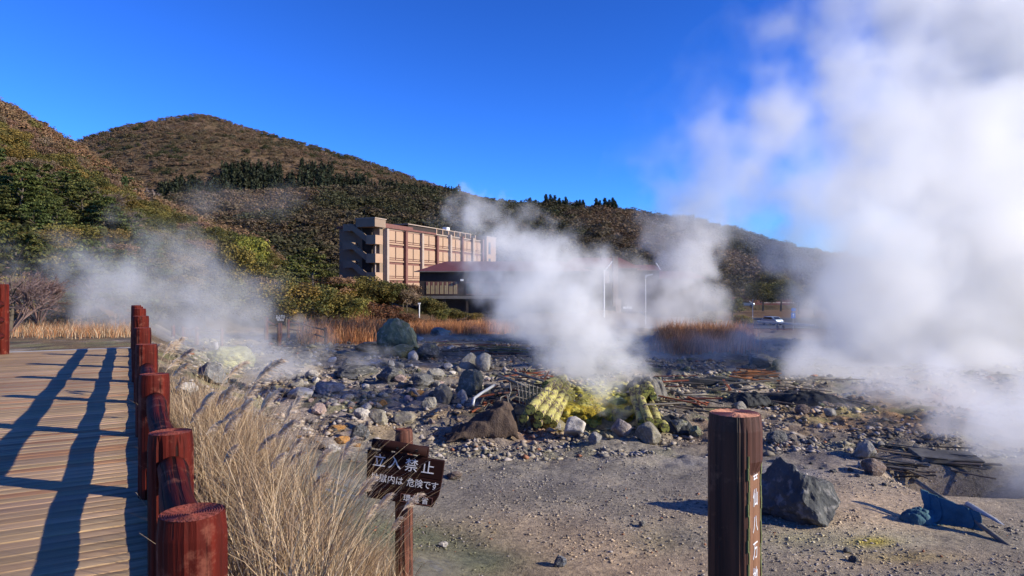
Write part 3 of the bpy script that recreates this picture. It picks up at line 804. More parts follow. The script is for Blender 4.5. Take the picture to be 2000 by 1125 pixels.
mb.prism([a+Vector((0, 0, -.25)), a+Vector((-.1, .2, -.25)), a+Vector((-.1, .2, .05)), a+Vector((0, 0, .05))], b-a)
mb.build('end_sill', M['concrete'], bw)

def post_mesh(name, R, H, mat, endmat, seed, flat=None, rings=13, seg=56):
    """round log: fissured sides, sawn top with real growth rings; origin at the top centre"""
    r = random.Random(seed); nz = 26; V = []; Fc = []
    cracks = [(r.uniform(0, 6.28), r.uniform(.006, .016), r.uniform(0, .5)*H, r.uniform(.5, 1)*H) for _ in range(6)]
    lob = [(r.uniform(.004, .012), r.randint(2, 5), r.uniform(0, 6.28)) for _ in range(3)]
    for i in range(nz+1):
        z = -H*i/nz if i else 0
        for k in range(seg):
            a = 2*pi*k/seg; rr = R*(1+sum(A*sin(n*a+p+z*.6) for A, n, p in lob))-(.006 if i == 0 else 0)
            rr += (float(_h(k, 7, seed))-.5)*.0035
            for (ca, dep, z0, z1) in cracks:
                cc = ca+.05*sin(z*5+ca); d = abs((a-cc+pi) % (2*pi)-pi)
                if d < 2*pi/seg*.75 and z0 < -z < z1: rr -= dep
            x, y = cos(a)*rr, sin(a)*rr
            if flat and i > 3:
                n = Vector((cos(flat[0]), sin(flat[0]))); q = x*n.x+y*n.y
                if q > flat[1]: x -= n.x*(q-flat[1]); y -= n.y*(q-flat[1])
            V.append((x, y, z if i else -.001))
    for i in range(nz):
        for k in range(seg): Fc.append((i*seg+k, (i+1)*seg+k, (i+1)*seg+(k+1) % seg, i*seg+(k+1) % seg))
    m = bpy.data.meshes.new(name); m.from_pydata(V, [], Fc); m.update(); m.materials.append(mat)
    # top
    V = []; Fc = []; ec = (R*.12*r.uniform(-1, 1), R*.15)
    prof = []
    for j in range(rings):
        f0 = 1-j/rings; prof += [(f0, .0), (f0-.45/rings, -.0045), (f0-.9/rings, -.0005)]
    prof[0] = (1, -.001)
    for (f, z) in prof:
        for k in range(seg):
            a = 2*pi*k/seg; rr = (R*(1+sum(A*sin(n*a+p) for A, n, p in lob))-.006)*max(f, .01)
            sp = .002*sin(a*19+f*9)*f
            x, y = cos(a)*rr+ec[0]*(1-f), sin(a)*rr+ec[1]*(1-f)
            V.append((x, y, z+sp*(f < .99)))
    for i in range(len(prof)-1):
        for k in range(seg): Fc.append((i*seg+k, i*seg+(k+1) % seg, (i+1)*seg+(k+1) % seg, (i+1)*seg+k)[::-1])
    Fc.append(tuple(range((len(prof)-1)*seg, len(prof)*seg)))
    m2 = bpy.data.meshes.new('cut_end'); m2.from_pydata(V, [], Fc); m2.update(); m2.materials.append(endmat)
    bm = bmesh.new(); bm.from_mesh(m2); bmesh.ops.recalc_face_normals(bm, faces=bm.faces); bm.to_mesh(m2); bm.free()
    bm = bmesh.new(); bm.from_mesh(m); bmesh.ops.recalc_face_normals(bm, faces=bm.faces)
    if sum(f.normal.x*f.calc_center_median().x+f.normal.y*f.calc_center_median().y for f in bm.faces) < 0: bmesh.ops.reverse_faces(bm, faces=bm.faces)
    bm.to_mesh(m); bm.free()
    return m, m2

def rail_between(parent, a, b, R, name='rail', mat='red_rail', n=14):
    a = Vector(a); b = Vector(b); L = (b-a).length; mb = MB(); pts = []; rs = []
    for i in range(9):
        q = i/8; pts.append((0.006*sin(q*9+a.x), L*q, .006*cos(q*7+a.y))); rs.append(R*(1+.02*sin(q*11+b.x*5)))
    mb.tube(pts, rs, n, jit=.025)
    o = mb.build(name, M[mat], parent, True); o.location = a
    o.rotation_mode = 'QUATERNION'; o.rotation_quaternion = (b-a).to_track_quat('Y', 'Z'); return o

fence = empty('log_fence', D(0, 0)); tag(fence, 'dark red log railing with round posts along the right side of the boardwalk', 'fence')
iv = Vector(D(0, 0))
posts = [(0, 2.0, -.655, .094), (0, 3.02, -.635, .091), (0, 4.85, -.61, .10), (0, 6.80, -.56, .10), (0, 8.75, -.51, .10), (0, 10.7, -.44, .115), (0, 12.6, -.38, .115), (0, 14.6, -.40, .11), (0, 16.6, -.42, .11)]
posts = [(1000+F*(-1.01-.563*(d-2.13)+(.02 if d > 9 else 0))/d, d, a, b) for (_, d, a, b) in posts]
tops = []
for k, (px, d, zt, R) in enumerate(posts):
    p = Vector(((px-1000)/F*d, d, zt)); tops.append(p)
    m, m2 = post_mesh('post', R, 1.55, M['red_wood'], M['red_end'], 20+k)
    rz = random.uniform(0, 6)
    o = ob('post', m, fence, p-iv, (random.uniform(-.012, .012), random.uniform(-.012, .012), rz)); ob('cut_end', m2, o)
for a, b in zip(tops[:-1], tops[1:]):
    for h_, R in ((.68, .060), (.31, .052)):
        za, zb = Vector((a.x, a.y, DECK+h_)), Vector((b.x, b.y, DECK+h_)); rail_between(fence, za-iv, zb-iv, R)
# kerb log just above the planks
for a, b in zip(tops[:-1], tops[1:]):
    a2 = Vector((a.x, a.y, DECK+.045)); b2 = Vector((b.x, b.y, DECK+.045)); rail_between(fence, a2-iv, b2-iv, .05, 'kerb_log')
# rail end let into the front of the nearest post
a = tops[0]+Vector((.0, -.0, -.235)); rail_between(fence, a-iv, a+Vector((.03, -.16, -.06))-iv, .045, 'rail_end')

fl = empty('log_fence', (-11.5, 15.2, DECK)); tag(fl, 'end of the dark red log railing along the left side of the boardwalk', 'fence')
lp = [Vector(((2-1000)/F*15.2, 15.2, .085)), None]; lp[1] = lp[0]-Vector((FU[0], FU[1], 0))*2.0+Vector((0, 0, .02))
for k, p in enumerate(lp):
    m, m2 = post_mesh('post', .15, 1.7, M['red_wood'], M['red_end'], 50+k); o = ob('post', m, fl, p-Vector((-11.5, 15.2, DECK)), (0, 0, 1+k)); ob('cut_end', m2, o)
off = Vector((-11.5, 15.2, DECK))
for dz in (-.45, -.8, -1.15): rail_between(fl, lp[0]+Vector((0, 0, dz))-off, lp[1]+Vector((0, 0, dz))-off, .085)
rail_between(fl, lp[0]+Vector((.02, -.12, -.7))-off, lp[0]+Vector((.03, -.14, -1.45))-off, .075, 'brace')

# ------------------------------------------------------------------ lettering
def text_mesh(body, size):
    c = bpy.data.curves.new('txt', 'FONT'); c.body = body; c.size = size; c.extrude = 0.0012; c.align_x = 'CENTER'; c.align_y = 'CENTER'; c.resolution_u = 3
    c.offset = 0.0
    t = bpy.data.objects.new('txt', c); COL.objects.link(t); bpy.context.view_layer.update()
    dg = bpy.context.evaluated_depsgraph_get(); m = bpy.data.meshes.new_from_object(t.evaluated_get(dg)); bpy.data.objects.remove(t); bpy.data.curves.remove(c)
    return m
def letters(parent, body, size, loc, mat='lettering', rot=(radians(90), 0, 0), name='character', sx=1):
    m = text_mesh(body, size); m.materials.clear(); m.materials.append(M[mat]); o = ob(name, m, parent, loc, rot); o.scale = (sx, 1, 1); return o

# ------------------------------------------------------------------ warning sign
DS = 5.6; k_ = DS/F
sx0 = (790-1000)*k_
sg = empty('warning_sign', (sx0, DS, gzs(sx0, DS))); tag(sg, 'tilted dark wooden warning sign with white Japanese lettering on a log post', 'sign')
zb = gzs(sx0, DS); so_ = Vector((sx0, DS, zb))
top = P(789, 838, DS)
m, m2 = post_mesh('post', .073, top.z-zb+.3, M['sign_post'], M['sign_post'], 71, rings=6, seg=40)
o = ob('post', m, sg, top-so_, (0, 0, 1.0)); ob('cut_end', m2, o)
# the board and the rail share one tilted frame (turned towards the left, leaning down to the right)
bd = empty('board', P(783, 930, DS-.12)-so_, 0, sg)
bd.rotation_mode = 'XYZ'; bd.rotation_euler = (0, radians(7.5), radians(-4))
u_ = k_*.975
def bx(x0, x1, z0, z1, y0, y1): mb = MB(); mb.box2((x0*u_, y0, z0*u_), (x1*u_, y1, z1*u_)); return mb
bmat = M['sign_wood']
def bplank(zt, zl, xl0, xr0, xl1, xr1, nm='board_plank'):
    mb = MB(); mb.prism([(xl1*u_, -.018, zl*u_), (xr1*u_, -.018, zl*u_), (xr0*u_, -.018, zt*u_), (xl0*u_, -.018, zt*u_)], (0, .036, 0)); return mb.build(nm, bmat, bd, bevel=.004)
bplank(43, 4.6, -72, 82, -68, 82); bplank(3.8, -26, -68, 82, -65, 79.5); bplank(-26.8, -50, -65, 79.5, -60, 70)
for x0 in (-37, 37): 
    mb = MB(); mb.box2(((x0-9)*u_, -.012, 36*u_), ((x0+11)*u_, .03, 64*u_)); mb.build('hanger', bmat, bd, bevel=.004)
mb = MB(); mb.tube([(-62*u_, -.035, 58.5*u_), (-30*u_, -.035, 59*u_), (10*u_, -.036, 58.5*u_), (46*u_, -.034, 57*u_)], [9.2*u_, 9.8*u_, 9.6*u_, 9.4*u_], 18, jit=.02); mb.build('cross_log', M['sign_wood'], bd, True)
for x0 in (-46, -10, 28):
    mb = MB(); mb.tube([(x0*u_, -.035-10.0*u_, 58.5*u_), (x0*u_, -.035-8.5*u_, 58.5*u_)], 2.8*u_, 12); mb.build('bolt_hole', M['hole'], bd)
yf = -.0215
for ch, x in zip('立入禁止', (-45, -14, 19, 52)): letters(bd, ch, 27*u_, (x*u_, yf, 24*u_))
for ch, x in zip('地獄内は危険です', (-50, -34, -17, -1, 22, 38, 54, 69)): letters(bd, ch, 17.5*u_, (x*u_, yf, -9*u_), sx=.92)
mb = MB(); 
for (a, b, c_, d_) in ((6, 68, -32.6, -31.4), (6, 68, -47.6, -46.4), (5.2, 6.2, -47.6, -31.4), (67.8, 68.8, -47.6, -31.4)): mb.box2((a*u_, -.0205, c_*u_), (b*u_, -.0182, d_*u_))
mb.build('name_frame', M['hotel_trim'], bd)
for ch, x in zip('環境省', (18, 36, 54)): letters(bd, ch, 14.5*u_, (x*u_, yf, -40*u_))

# ------------------------------------------------------------------ carved name post on the right
DP = 2.66; tp = P(1436, 806, DP)
np_ = empty('name_post', (tp.x, tp.y, gzs(tp.x, tp.y))); tag(np_, 'thick square-shouldered log post with carved white characters on its right face', 'post')
noff = Vector((tp.x, tp.y, gzs(tp.x, tp.y)))
fa = radians(-40); R = .1
M['np_wood'] = wood('brown stained log', (.030, .0085, .005), (.15, .045, .022), 2, .65, .3, cracks=True)
m, m2 = post_mesh('log', R, 1.5, M['np_wood'], M['ring_end'], 88, flat=(fa, R*.76), rings=16, seg=72)
lo = ob('log', m, np_, tp-noff); ob('cut_end', m2, lo)
fc = Vector((cos(fa), sin(fa), 0)); sd = Vector((-sin(fa), cos(fa), 0))
for sgn in (1, -1):
    mb = MB()
    for j in range(26):
        z = -.17-j*.045; w = R*.62+.004*sin(j*2.1)
        mb.box(fc*(R*.757)+sd*sgn*w+Vector((0, 0, z)), (.006, .010, .046), Matrix.Rotation(fa, 3, 'Z'))
    mb.build('lichen_edge', M['moss'], lo)
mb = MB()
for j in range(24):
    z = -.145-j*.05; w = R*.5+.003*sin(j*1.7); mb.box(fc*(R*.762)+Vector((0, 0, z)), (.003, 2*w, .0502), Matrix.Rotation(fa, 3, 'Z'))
M['face'] = wood('shaved face with painted sunlight', (.13, .055, .03), (.46, .25, .14), 2, .8, .15, cracks=True)  # paler wood colour stands in for sunlight on the flat face
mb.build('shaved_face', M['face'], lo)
q0 = Matrix.Rotation(fa+pi/2, 3, 'Z') @ Matrix.Rotation(pi/2, 3, 'X')
for j, ch in enumerate('雲仙八万地獄'):
    mm = text_mesh(ch, .056); mm.materials.clear(); mm.materials.append(M['lettering']); o = ob('character', mm, lo, fc*(R*.782)+Vector((0, 0, -.22-j*.10)), q0.to_euler()); o.scale = (.9, 1.3, 1)

# ------------------------------------------------------------------ rocks
def rock_mesh(seed, sub=4, cuts=9, rough=.12, flat=1.0, sx=1.0, sy=1.0, taper=0.0):
    r = random.Random(seed); bm = bmesh.new(); bmesh.ops.create_icosphere(bm, subdivisions=sub, radius=1)
    V = np.array([v.co[:] for v in bm.verts])
    for _ in range(cuts):
        n = np.array([r.gauss(0, 1), r.gauss(0, 1), r.gauss(0, .8)]); n /= np.linalg.norm(n); c = r.uniform(.5, .86)
        d = V @ n; V = V-np.outer(np.maximum(d-c, 0), n)*.94
    f = fbm(V[:, 0]*1.8+seed, V[:, 1]*1.8, V[:, 2]*1.8, 4)-.5; g = fbm(V[:, 0]*6+seed, V[:, 1]*6, V[:, 2]*6, 3)-.5
    V = V*(1+f*rough*3.2+g*rough*.9)[:, None]*np.array([sx, sy, flat])*.5
    tp_ = 1-taper*(V[:, 2]*2)[:, None]; V = V*np.c_[tp_, tp_, tp_*0+1]
    for v, c in zip(bm.verts, V): v.co = c
    m = bpy.data.meshes.new('rock'); bm.to_mesh(m); bm.free(); m.materials.append(M['rock'])
    m.polygons.foreach_set('use_smooth', [True]*len(m.polygons)) if rough < .1 else None
    return m
def rock(px, pyb, wpx, hpx, label, col, seed, name='rock', cuts=9, rough=.12, sink=.2, rz=None, sub=4, d=None, grp=None, depth=1.0, taper=0.0):
    """boulder whose foot stands on the ground seen at (px, pyb)"""
    g = G(px, pyb); d_ = g.y; w = wpx/F*d_; h = hpx/F*d_/(1-sink)
    m = rock_mesh(seed, sub, cuts, rough, taper=taper)
    o = ob(name, m, None, (g.x, g.y+w*.35*depth, g.z+h*(.5-sink)), (0, 0, 0), (w*1.06, w*depth, h*1.1), col)
    return tag(o, label, 'rock' if name == 'rock' else 'boulder', grp)
DK = (.095, .095, .092); GY = (.25, .235, .205); LT = (.46, .42, .37); PK = (.34, .25, .22); OR = (.34, .17, .05); OL = (.15, .155, .09); BR = (.15, .11, .09)
rock(773, 688, 80, 62, 'largest dark green boulder standing in the middle distance', (.13, .15, .10), 1, 'boulder', 12, .13)
rock(783, 700, 52, 24, 'slanting grey slab leaning against the foot of the green boulder', OL, 2, 'boulder', 7, .06)
rock(722, 688, 62, 18, 'low dark humped rock left of the green boulder', DK, 3, 'boulder', 5, .08)
rock(833, 702, 44, 30, 'black and green rock right of the green boulder', DK, 4, cuts=9, rough=.2)
rock(806, 705, 26, 20, 'small pale lumpy rock in front of the slab', LT, 5)
rock(1574, 1026, 172, 118, 'large dark pyramid shaped boulder right of the name post', (.085, .088, .085), 8, 'boulder', 11, .2, .28, sub=5, taper=.5)
rock(912, 722, 38, 30, 'smooth grey boulder, left of a pair above the rubble', GY, 9, rough=.06)
rock(946, 726, 40, 32, 'smooth grey boulder, right of a pair above the rubble', GY, 10, rough=.06)
rock(918, 780, 62, 56, 'layered crumbling olive grey rock beside the pipe debris', (.15, .145, .11), 11, 'boulder', 7, .2)
rock(1048, 838, 42, 32, 'rounded pinkish rock at the foot of the left logs', PK, 12, cuts=4, rough=.06, sink=.06)
rock(1124, 858, 54, 38, 'pale angular rock in front of the steaming pool', LT, 13, cuts=9, rough=.08, sink=.06)
rock(1216, 856, 38, 34, 'grey rounded rock right of the pool front', (.24, .20, .18), 14, cuts=6, rough=.07, sink=.08)
rock(1272, 868, 52, 38, 'greenish grey rock below the right log bundle', (.22, .20, .15), 15, cuts=7, rough=.08, sink=.08)
rock(1163, 870, 26, 20, 'small grey cobble between the pool rocks', GY, 16, cuts=6)
rock(1088, 842, 20, 14, 'small grey stone at the yellow log ends', GY, 17)
rock(1330, 852, 44, 30, 'angular grey green rock beside the dark sheet', (.17, .17, .14), 18, cuts=9)
rock(1362, 858, 26, 20, 'small mossy rock left of the name post', OL, 19)
rock(408, 752, 62, 36, 'dark rock with white crusted top beyond the dry grass', (.15, .15, .15), 20, 'boulder', 8, .14)
rock(352, 772, 50, 24, 'low pale grey rock by the boardwalk fence', LT, 21)
rock(705, 818, 30, 22, 'white crusted knobbly rock, left of a pair with long shadows', LT, 22)
rock(736, 832, 42, 26, 'tan rock, right of a pair with long shadows', (.26, .23, .17), 23, rough=.08)
rock(785, 828, 54, 18, 'flat tan slab right of the shadowed pair', (.24, .21, .16), 24, rough=.08, cuts=6)
rock(742, 797, 24, 14, 'orange stained stone behind the shadowed pair', OR, 25)
rock(812, 778, 30, 16, 'flat orange stone in the rubble', OR, 26, rough=.07)
rock(655, 843, 34, 9, 'flat orange stone in the green stream', OR, 27, rough=.07)
rock(665, 870, 36, 14, 'orange topped stone below the green stream', OR, 28)
rock(700, 862, 40, 28, 'dark knobbly rock left of the warning sign', DK, 29, rough=.18)
rock(580, 780, 50, 22, 'pale faceted rock at the edge of the left steam', LT, 30)
rock(640, 772, 60, 26, 'broad lumpy pinkish pale rock near the left steam', (.28, .24, .22), 31, rough=.18)
rock(620, 812, 40, 20, 'crumbling pinkish lump on the pale rubble', PK, 32, rough=.2)
rock(690, 742, 90, 24, 'long black lava block in the rubble', DK, 33, 'boulder', 9, .17)
rock(760, 748, 54, 28, 'black lava rock right of the long block', DK, 34, rough=.17)
rock(822, 762, 56, 30, 'dark grey lava rock in the middle of the rubble', (.11, .11, .11), 35, rough=.17)
rock(862, 788, 40, 32, 'tan grey rock left of the layered rock', (.2, .18, .14), 36)
rock(885, 792, 26, 18, 'dark wedge stone below the layered rock', DK, 37)
rock(903, 790, 26, 24, 'pale block below the layered rock', LT, 38)
rock(839, 802, 34, 22, 'grey rock left of the pipe debris', GY, 39, rough=.16)
rock(848, 742, 36, 22, 'pyramid shaped grey rock in the rubble', GY, 40)
rock(885, 940, 34, 14, 'brown lump right of the warning sign', BR, 41, rough=.18)
rock(1696, 900, 46, 34, 'upright grey rock on the right bank', GY, 42)
rock(1716, 930, 50, 26, 'brown grey rock below the upright rock', BR, 43)
rock(1688, 918, 26, 14, 'pale stone beside the upright rock', LT, 44)
rock(1522, 868, 38, 22, 'dark triangular rock right of the name post', DK, 45)
rock(1576, 810, 34, 16, 'rounded brown rock by the orange water', BR, 46, rough=.08)
rock(1625, 814, 28, 14, 'rounded grey rock by the orange water', GY, 47, rough=.08)
rock(1448, 800, 32, 16, 'rounded rock behind the name post', GY, 48, rough=.08)
rock(1495, 720, 60, 26, 'grey boulder seen through the right steam', GY, 49, 'boulder')
rock(1528, 724, 34, 20, 'greenish boulder seen through the right steam', OL, 50)
rock(1472, 734, 26, 18, 'dark pointed rock beside the orange laths', DK, 51)
rock(1670, 1100, 18, 11, 'small dark stone on the yellow stained ground', DK, 52)
rock(1658, 1082, 16, 9, 'smaller dark stone on the yellow stained ground', DK, 53)
rock(1092, 1108, 28, 18, 'blue grey stone at the bottom of the bare ground', (.12, .13, .15), 54)
rock(1055, 715, 40, 22, 'dark rock half hidden by the central steam', DK, 55)
rock(648, 884, 30, 14, 'white crumbly stone by the green stream', LT, 56, rough=.18)
rock(866, 1072, 20, 9, 'small white stone beside the sign post', LT, 57)
rock(1255, 1030, 16, 10, 'small pebble cluster stone on the bare ground', GY, 58)
rock(595, 700, 30, 12, 'grey rock at the far left fence', GY, 59)
rock(860, 655, 40, 14, 'grey rocky outcrop before the orange grass strip', GY, 60, rough=.18)

for k, (px, py, w, h, lb) in enumerate(((1098, 806, 34, 24, 'yellow crusted lump beside the left sulphur logs'), (1120, 822, 30, 20, 'low yellow brown crusted lump at the pool edge'), (1148, 800, 40, 22, 'yellow crusted lump in the middle of the bank'), (1178, 806, 36, 18, 'broad sulphur crusted lump behind the pool'),
        (1206, 798, 40, 26, 'yellow green crusted lump left of the right logs'), (1232, 820, 28, 26, 'greenish crusted lump touching the right logs'), (1110, 786, 36, 22, 'upper yellow crusted lump behind the left logs'), (1072, 836, 20, 14, 'small bright yellow lump at the front log ends'))):
    rock(px, py+6, w, h, lb, ((.42, .36, .07), (.30, .24, .05), (.40, .36, .08), (.33, .31, .08), (.30, .32, .10), (.20, .21, .09), (.45, .40, .10), (.5, .45, .12))[k], 700+k, rough=.2, cuts=6)
protos = [rock_mesh(900+k, 2, 6, .13) for k in range(9)]
zones = [  # px0, px1, py0, py1, count, size px lo, hi, colours, label, group
 (560, 960, 735, 800, 125, 8, 28, [GY, LT, DK, PK, GY, (.2, .18, .15), (.27, .23, .2)], 'loose grey and pale rubble stone in the middle of the field', 'rubble stones in the middle of the field'),
 (560, 980, 700, 738, 42, 9, 24, [DK, GY, DK, OL, LT], 'loose stone in the far rubble below the green boulder', 'rubble stones below the green boulder'),
 (560, 1000, 812, 905, 32, 6, 16, [GY, LT, PK, OR, BR], 'small loose stone on the bare ground around the warning sign', 'small stones near the warning sign'),
 (1280, 1620, 738, 800, 40, 8, 22, [GY, DK, BR, OL], 'loose stone among the debris right of the pool', 'stones among the right debris'),
 (1490, 1800, 855, 950, 46, 7, 20, [DK, GY, DK, BR], 'loose dark stone on the right bank below the steam', 'stones on the right bank'),
 (620, 900, 655, 700, 30, 7, 18, [GY, DK, LT], 'small stone in the far rubble by the orange grass', 'far stones by the orange grass')]
r = random.Random(12); tot = 0
for (a, b, c, d_, n, s0, s1, cols, lb, gr) in zones:
    for _ in range(n):
        px, py = r.uniform(a, b), r.uniform(c, d_)
        if 1085 < px < 1250 and 760 < py < 850: continue
        g = G(px, py); w = (s0+(s1-s0)*r.random()**2)/F*g.y; col = r.choice(cols); v = r.uniform(.75, 1.25)
        o = ob('rock', r.choice(protos), None, (g.x, g.y, g.z+w*.16), (r.uniform(-.4, .4), r.uniform(-.4, .4), r.uniform(0, 6)), (w*1.1, w*r.uniform(.7, 1.1), w*r.uniform(.5, .85)), tuple(q*v for q in col))
        tag(o, lb, 'rock', gr); tot += 1

# gravel and pebbles: nobody could count them
def pebbles(name, P_, S_, C_, label, seed):
    r = np.random.default_rng(seed); n = len(P_)
    base = np.array([(1, 0, 0), (-1, 0, 0), (0, 1, 0), (0, -1, 0), (0, 0, 1), (0, 0, -.6), (.6, .6, .4), (-.6, -.55, .45)])
    tri = np.array([(4, 0, 6), (4, 6, 2), (6, 0, 2), (4, 2, 1), (4, 1, 7), (7, 1, 3), (4, 7, 3), (4, 3, 0), (5, 2, 0), (5, 1, 2), (5, 3, 1), (5, 0, 3)])
    Vv = base[None]*(1+.5*r.normal(size=(n, 8, 1)).clip(-1, 1)); sc = np.stack([S_*r.uniform(.7, 1.3, n), S_*r.uniform(.6, 1.1, n), S_*r.uniform(.35, .8, n)], -1)*.5
    Vv = Vv*sc[:, None, :]; a = r.random(n)*6.28; ca, sa = np.cos(a)[:, None], np.sin(a)[:, None]
    x = Vv[..., 0]*ca-Vv[..., 1]*sa; y = Vv[..., 0]*sa+Vv[..., 1]*ca
    Vv = np.stack([x, y, Vv[..., 2]], -1)+P_[:, None, :]
    Ft = (np.arange(n)[:, None, None]*8+tri[None]).reshape(-1, 3)
    m = npmesh(name, Vv.reshape(-1, 3), Ft, M['pebble'], False, {'tint': np.repeat(C_, 8, 0)})
    return tag(ob(name, m), label, kind='stuff')
kk = N('pebbles'); at = kk.n('Attribute', attribute_name='tint'); kk.base(at.outputs['Color'], .95, .1); M['pebble'] = kk.m
def field_pebbles(n, px0, px1, Y0, Y1, s0, s1, seed, name, label, thin=None):
    r = np.random.default_rng(seed); px = r.uniform(px0, px1, n); Yv = np.exp(r.uniform(math.log(Y0), math.log(Y1), n)); Xv = (px-1000)/F*Yv
    dn = fbm(Xv*.9+4, Yv*.9, 3, 3); keep = (r.random(n) < sm(.42, .62, dn)+.08) & (fence_s(Xv, Yv) > .8)
    keep &= ~(((Xv-2.1)**2/1.1+(Yv-16.6)**2/.7) < 1)
    _, wt = tints(Xv, Yv); keep &= (wt < .25) | (r.random(n) < .12)
    Xv, Yv = Xv[keep], Yv[keep]; n = len(Xv); s = (s0+(s1-s0)*r.random(n)**4)*(.6+.05*Yv)
    t_, _ = tints(Xv, Yv); pick = r.random(n)[:, None]
    c = t_*r.uniform(.6, 1.3, n)[:, None]; c = np.where(pick > .87, np.array((.34, .30, .27)), c); c = np.where(pick < .08, np.array((.08, .078, .078)), c); c = np.where((pick > .85) & (pick < .87), np.array((.3, .14, .08)), c)
    return pebbles(name, np.c_[Xv, Yv, gz(Xv, Yv)+s*.12], s, c, label, seed)
field_pebbles(38000, 480, 2060, 6.3, 15, .007, .05, 3, 'gravel', 'fine gravel strewn over the bare ground in front')
field_pebbles(52000, 330, 2000, 13, 45, .018, .15, 4, 'rubble', 'broken rubble covering the spring field')
# ------------------------------------------------------------------ spring: logs, yellow crust, pool
def logthing(a, b, R, mat, label, group=None, n=16, endm='cut'):
    a = Vector(a); b = Vector(b); e = empty('log', a); tag(e, label, 'log', group); L = (b-a).length
    mb = MB(); pts = []; rs = []
    for i in range(11):
        q = i/10; pts.append((.006*sin(q*7+a.x*9), L*q, .006*cos(q*6+a.z*9))); rs.append(R*(.93-.05*q+.02*sin(q*5+b.x*7)))
    mb.tube(pts, rs, n, cap=False, jit=.03)
    o = mb.build('bark_side', M[mat], e, True); o.rotation_mode = 'QUATERNION'; o.rotation_quaternion = (b-a).to_track_quat('Y', 'Z')
    mb = MB(); mb.tube([(pts[0][0], -.004, pts[0][2]), (pts[0][0], .001, pts[0][2])], R*.86, n, jit=.05)
    c = mb.build('cut_end', M['sulphur_end'], e); c.rotation_mode = 'QUATERNION'; c.rotation_quaternion = o.rotation_quaternion
    return e
kk = N('sulphur log end'); f_ = kk.noise(kk.coord(), 14, 4); kk.base(kk.ramp(f_, [(.42, (.06, .05, .03)), (.55, (.42, .40, .08))]), .9); M['sulphur_end'] = kk.m
LL = [((1036, 800, 14.7), (1086, 742, 18.6), .125, 'brown topped log resting on the left sulphur pile'),
      ((1052, 812, 14.9), (1098, 744, 18.6), .12, 'yellow crusted log beside the brown topped one'),
      ((1068, 820, 15.1), (1108, 752, 18.6), .115, 'yellow log, third of the left pile'),
      ((1080, 828, 15.3), (1112, 762, 18.5), .105, 'yellow log next to the crusted wall'),
      ((1050, 828, 15.0), (1100, 760, 18.4), .11, 'yellow log under the left pile'),
      ((1022, 818, 14.9), (1074, 752, 18.3), .105, 'dark log at the outer side of the left pile'),
      ((1066, 752, 17.6), (1100, 738, 18.9), .13, 'short yellow log on top of the left pile')]
for a, b, R, lb in LL: logthing(P(*a), P(*b), R, 'sulphur_log', lb, None)
LR = [((1252, 826, 15.2), (1234, 762, 18.2), .095, 'thin yellow green log, leftmost of the right pile'), ((1268, 824, 15.0), (1244, 758, 18.2), .115, 'yellow green log in the middle of the right pile'),
      ((1285, 826, 15.2), (1266, 776, 18.0), .12, 'thick yellow green log of the right pile'), ((1300, 836, 15.0), (1276, 800, 17.4), .11, 'grey log at the outer side of the right pile'),
      ((1256, 836, 15.1), (1246, 790, 17.5), .09, 'low grey log under the right pile')]
for a, b, R, lb in LR: logthing(P(*a), P(*b), R, 'sulphur_log', lb)
for k, (x0, y0) in enumerate(((1262, 768), (1271, 762), (1276, 775), (1258, 775))):
    logthing(P(x0, y0, 17.0), P(x0-6, y0-12, 18.6), .1, 'sulphur_log', ('upper left', 'topmost', 'lower right', 'lower left')[k]+' grey log end under the folded sacking')
# crusted wall behind the pool
def sheet(name, fn, nu, nv, mat, parent=None, thick=.0, smooth=True):
    U, Vv = np.meshgrid(np.linspace(0, 1, nu), np.linspace(0, 1, nv), indexing='ij'); pts = fn(U.ravel(), Vv.ravel())
    i = np.arange(nu-1)[:, None]*nv+np.arange(nv-1)[None, :]; Fc = np.stack([i, i+1, i+nv+1, i+nv], -1).reshape(-1, 4)
    o = ob(name, npmesh(name, pts, Fc, mat, smooth), parent)
    if thick:
        s = o.modifiers.new('s', 'SOLIDIFY'); s.thickness = thick
    return o
kk = N('sulphur crust'); v_ = kk.coord(); f_ = kk.noise(v_, 3, 6, .65); g_ = kk.noise(v_, 12, 5)
kk.base(kk.mix(kk.ramp(g_, [(.55, (0, 0, 0)), (.7, (1, 1, 1))]), kk.ramp(f_, [(.3, (.12, .10, .02)), (.45, (.36, .27, .03)), (.62, (.52, .47, .10))]), (.10, .07, .035)), .95, .1)
kk.bump(kk.math('ADD', f_, g_), 1, .06); M['crust'] = kk.m
def wallf(U, V_):
    x = .55+U*3.0; y = 17.15+.25*fbm(U*6, V_*3, 1, 3)-V_*.12; z = -3.95+V_*(1.02+.06*fbm(U*7, 3+0*U, 0, 3))
    n = fbm(U*14, V_*8, 5, 4)-.5; cap = sm(.8, 1.0, V_)
    return np.c_[x, y+n*.35+cap*.9, z+n*.08]
tag(sheet('sulphur_crust', wallf, 90, 40, M['crust'], None, .05), 'yellow sulphur crusted bank behind the steaming pool', 'bank')
kk = N('milky pool water'); kk.base((.10, .11, .07), .12, .5); kk.bump(kk.noise(kk.coord(), 9, 3), .15, .01); M['water'] = kk.m
def disc(name, cx_, cy_, z, rx, ry, label, mat='water'):
    V = [(cx_, cy_, z)]; n = 40
    for k in range(n): a = 2*pi*k/n; q = 1+.18*sin(3*a+cx_)+.1*sin(7*a); V.append((cx_+cos(a)*rx*q, cy_+sin(a)*ry*q, z))
    m = bpy.data.meshes.new(name); m.from_pydata(V, [], [(0, 1+k, 1+(k+1) % n) for k in range(n)]); m.materials.append(M[mat]); return tag(ob(name, m), label, kind='structure')
disc('water', 2.1, 16.5, -3.52, 1.15, .65, 'dark greenish water of the steaming pool')
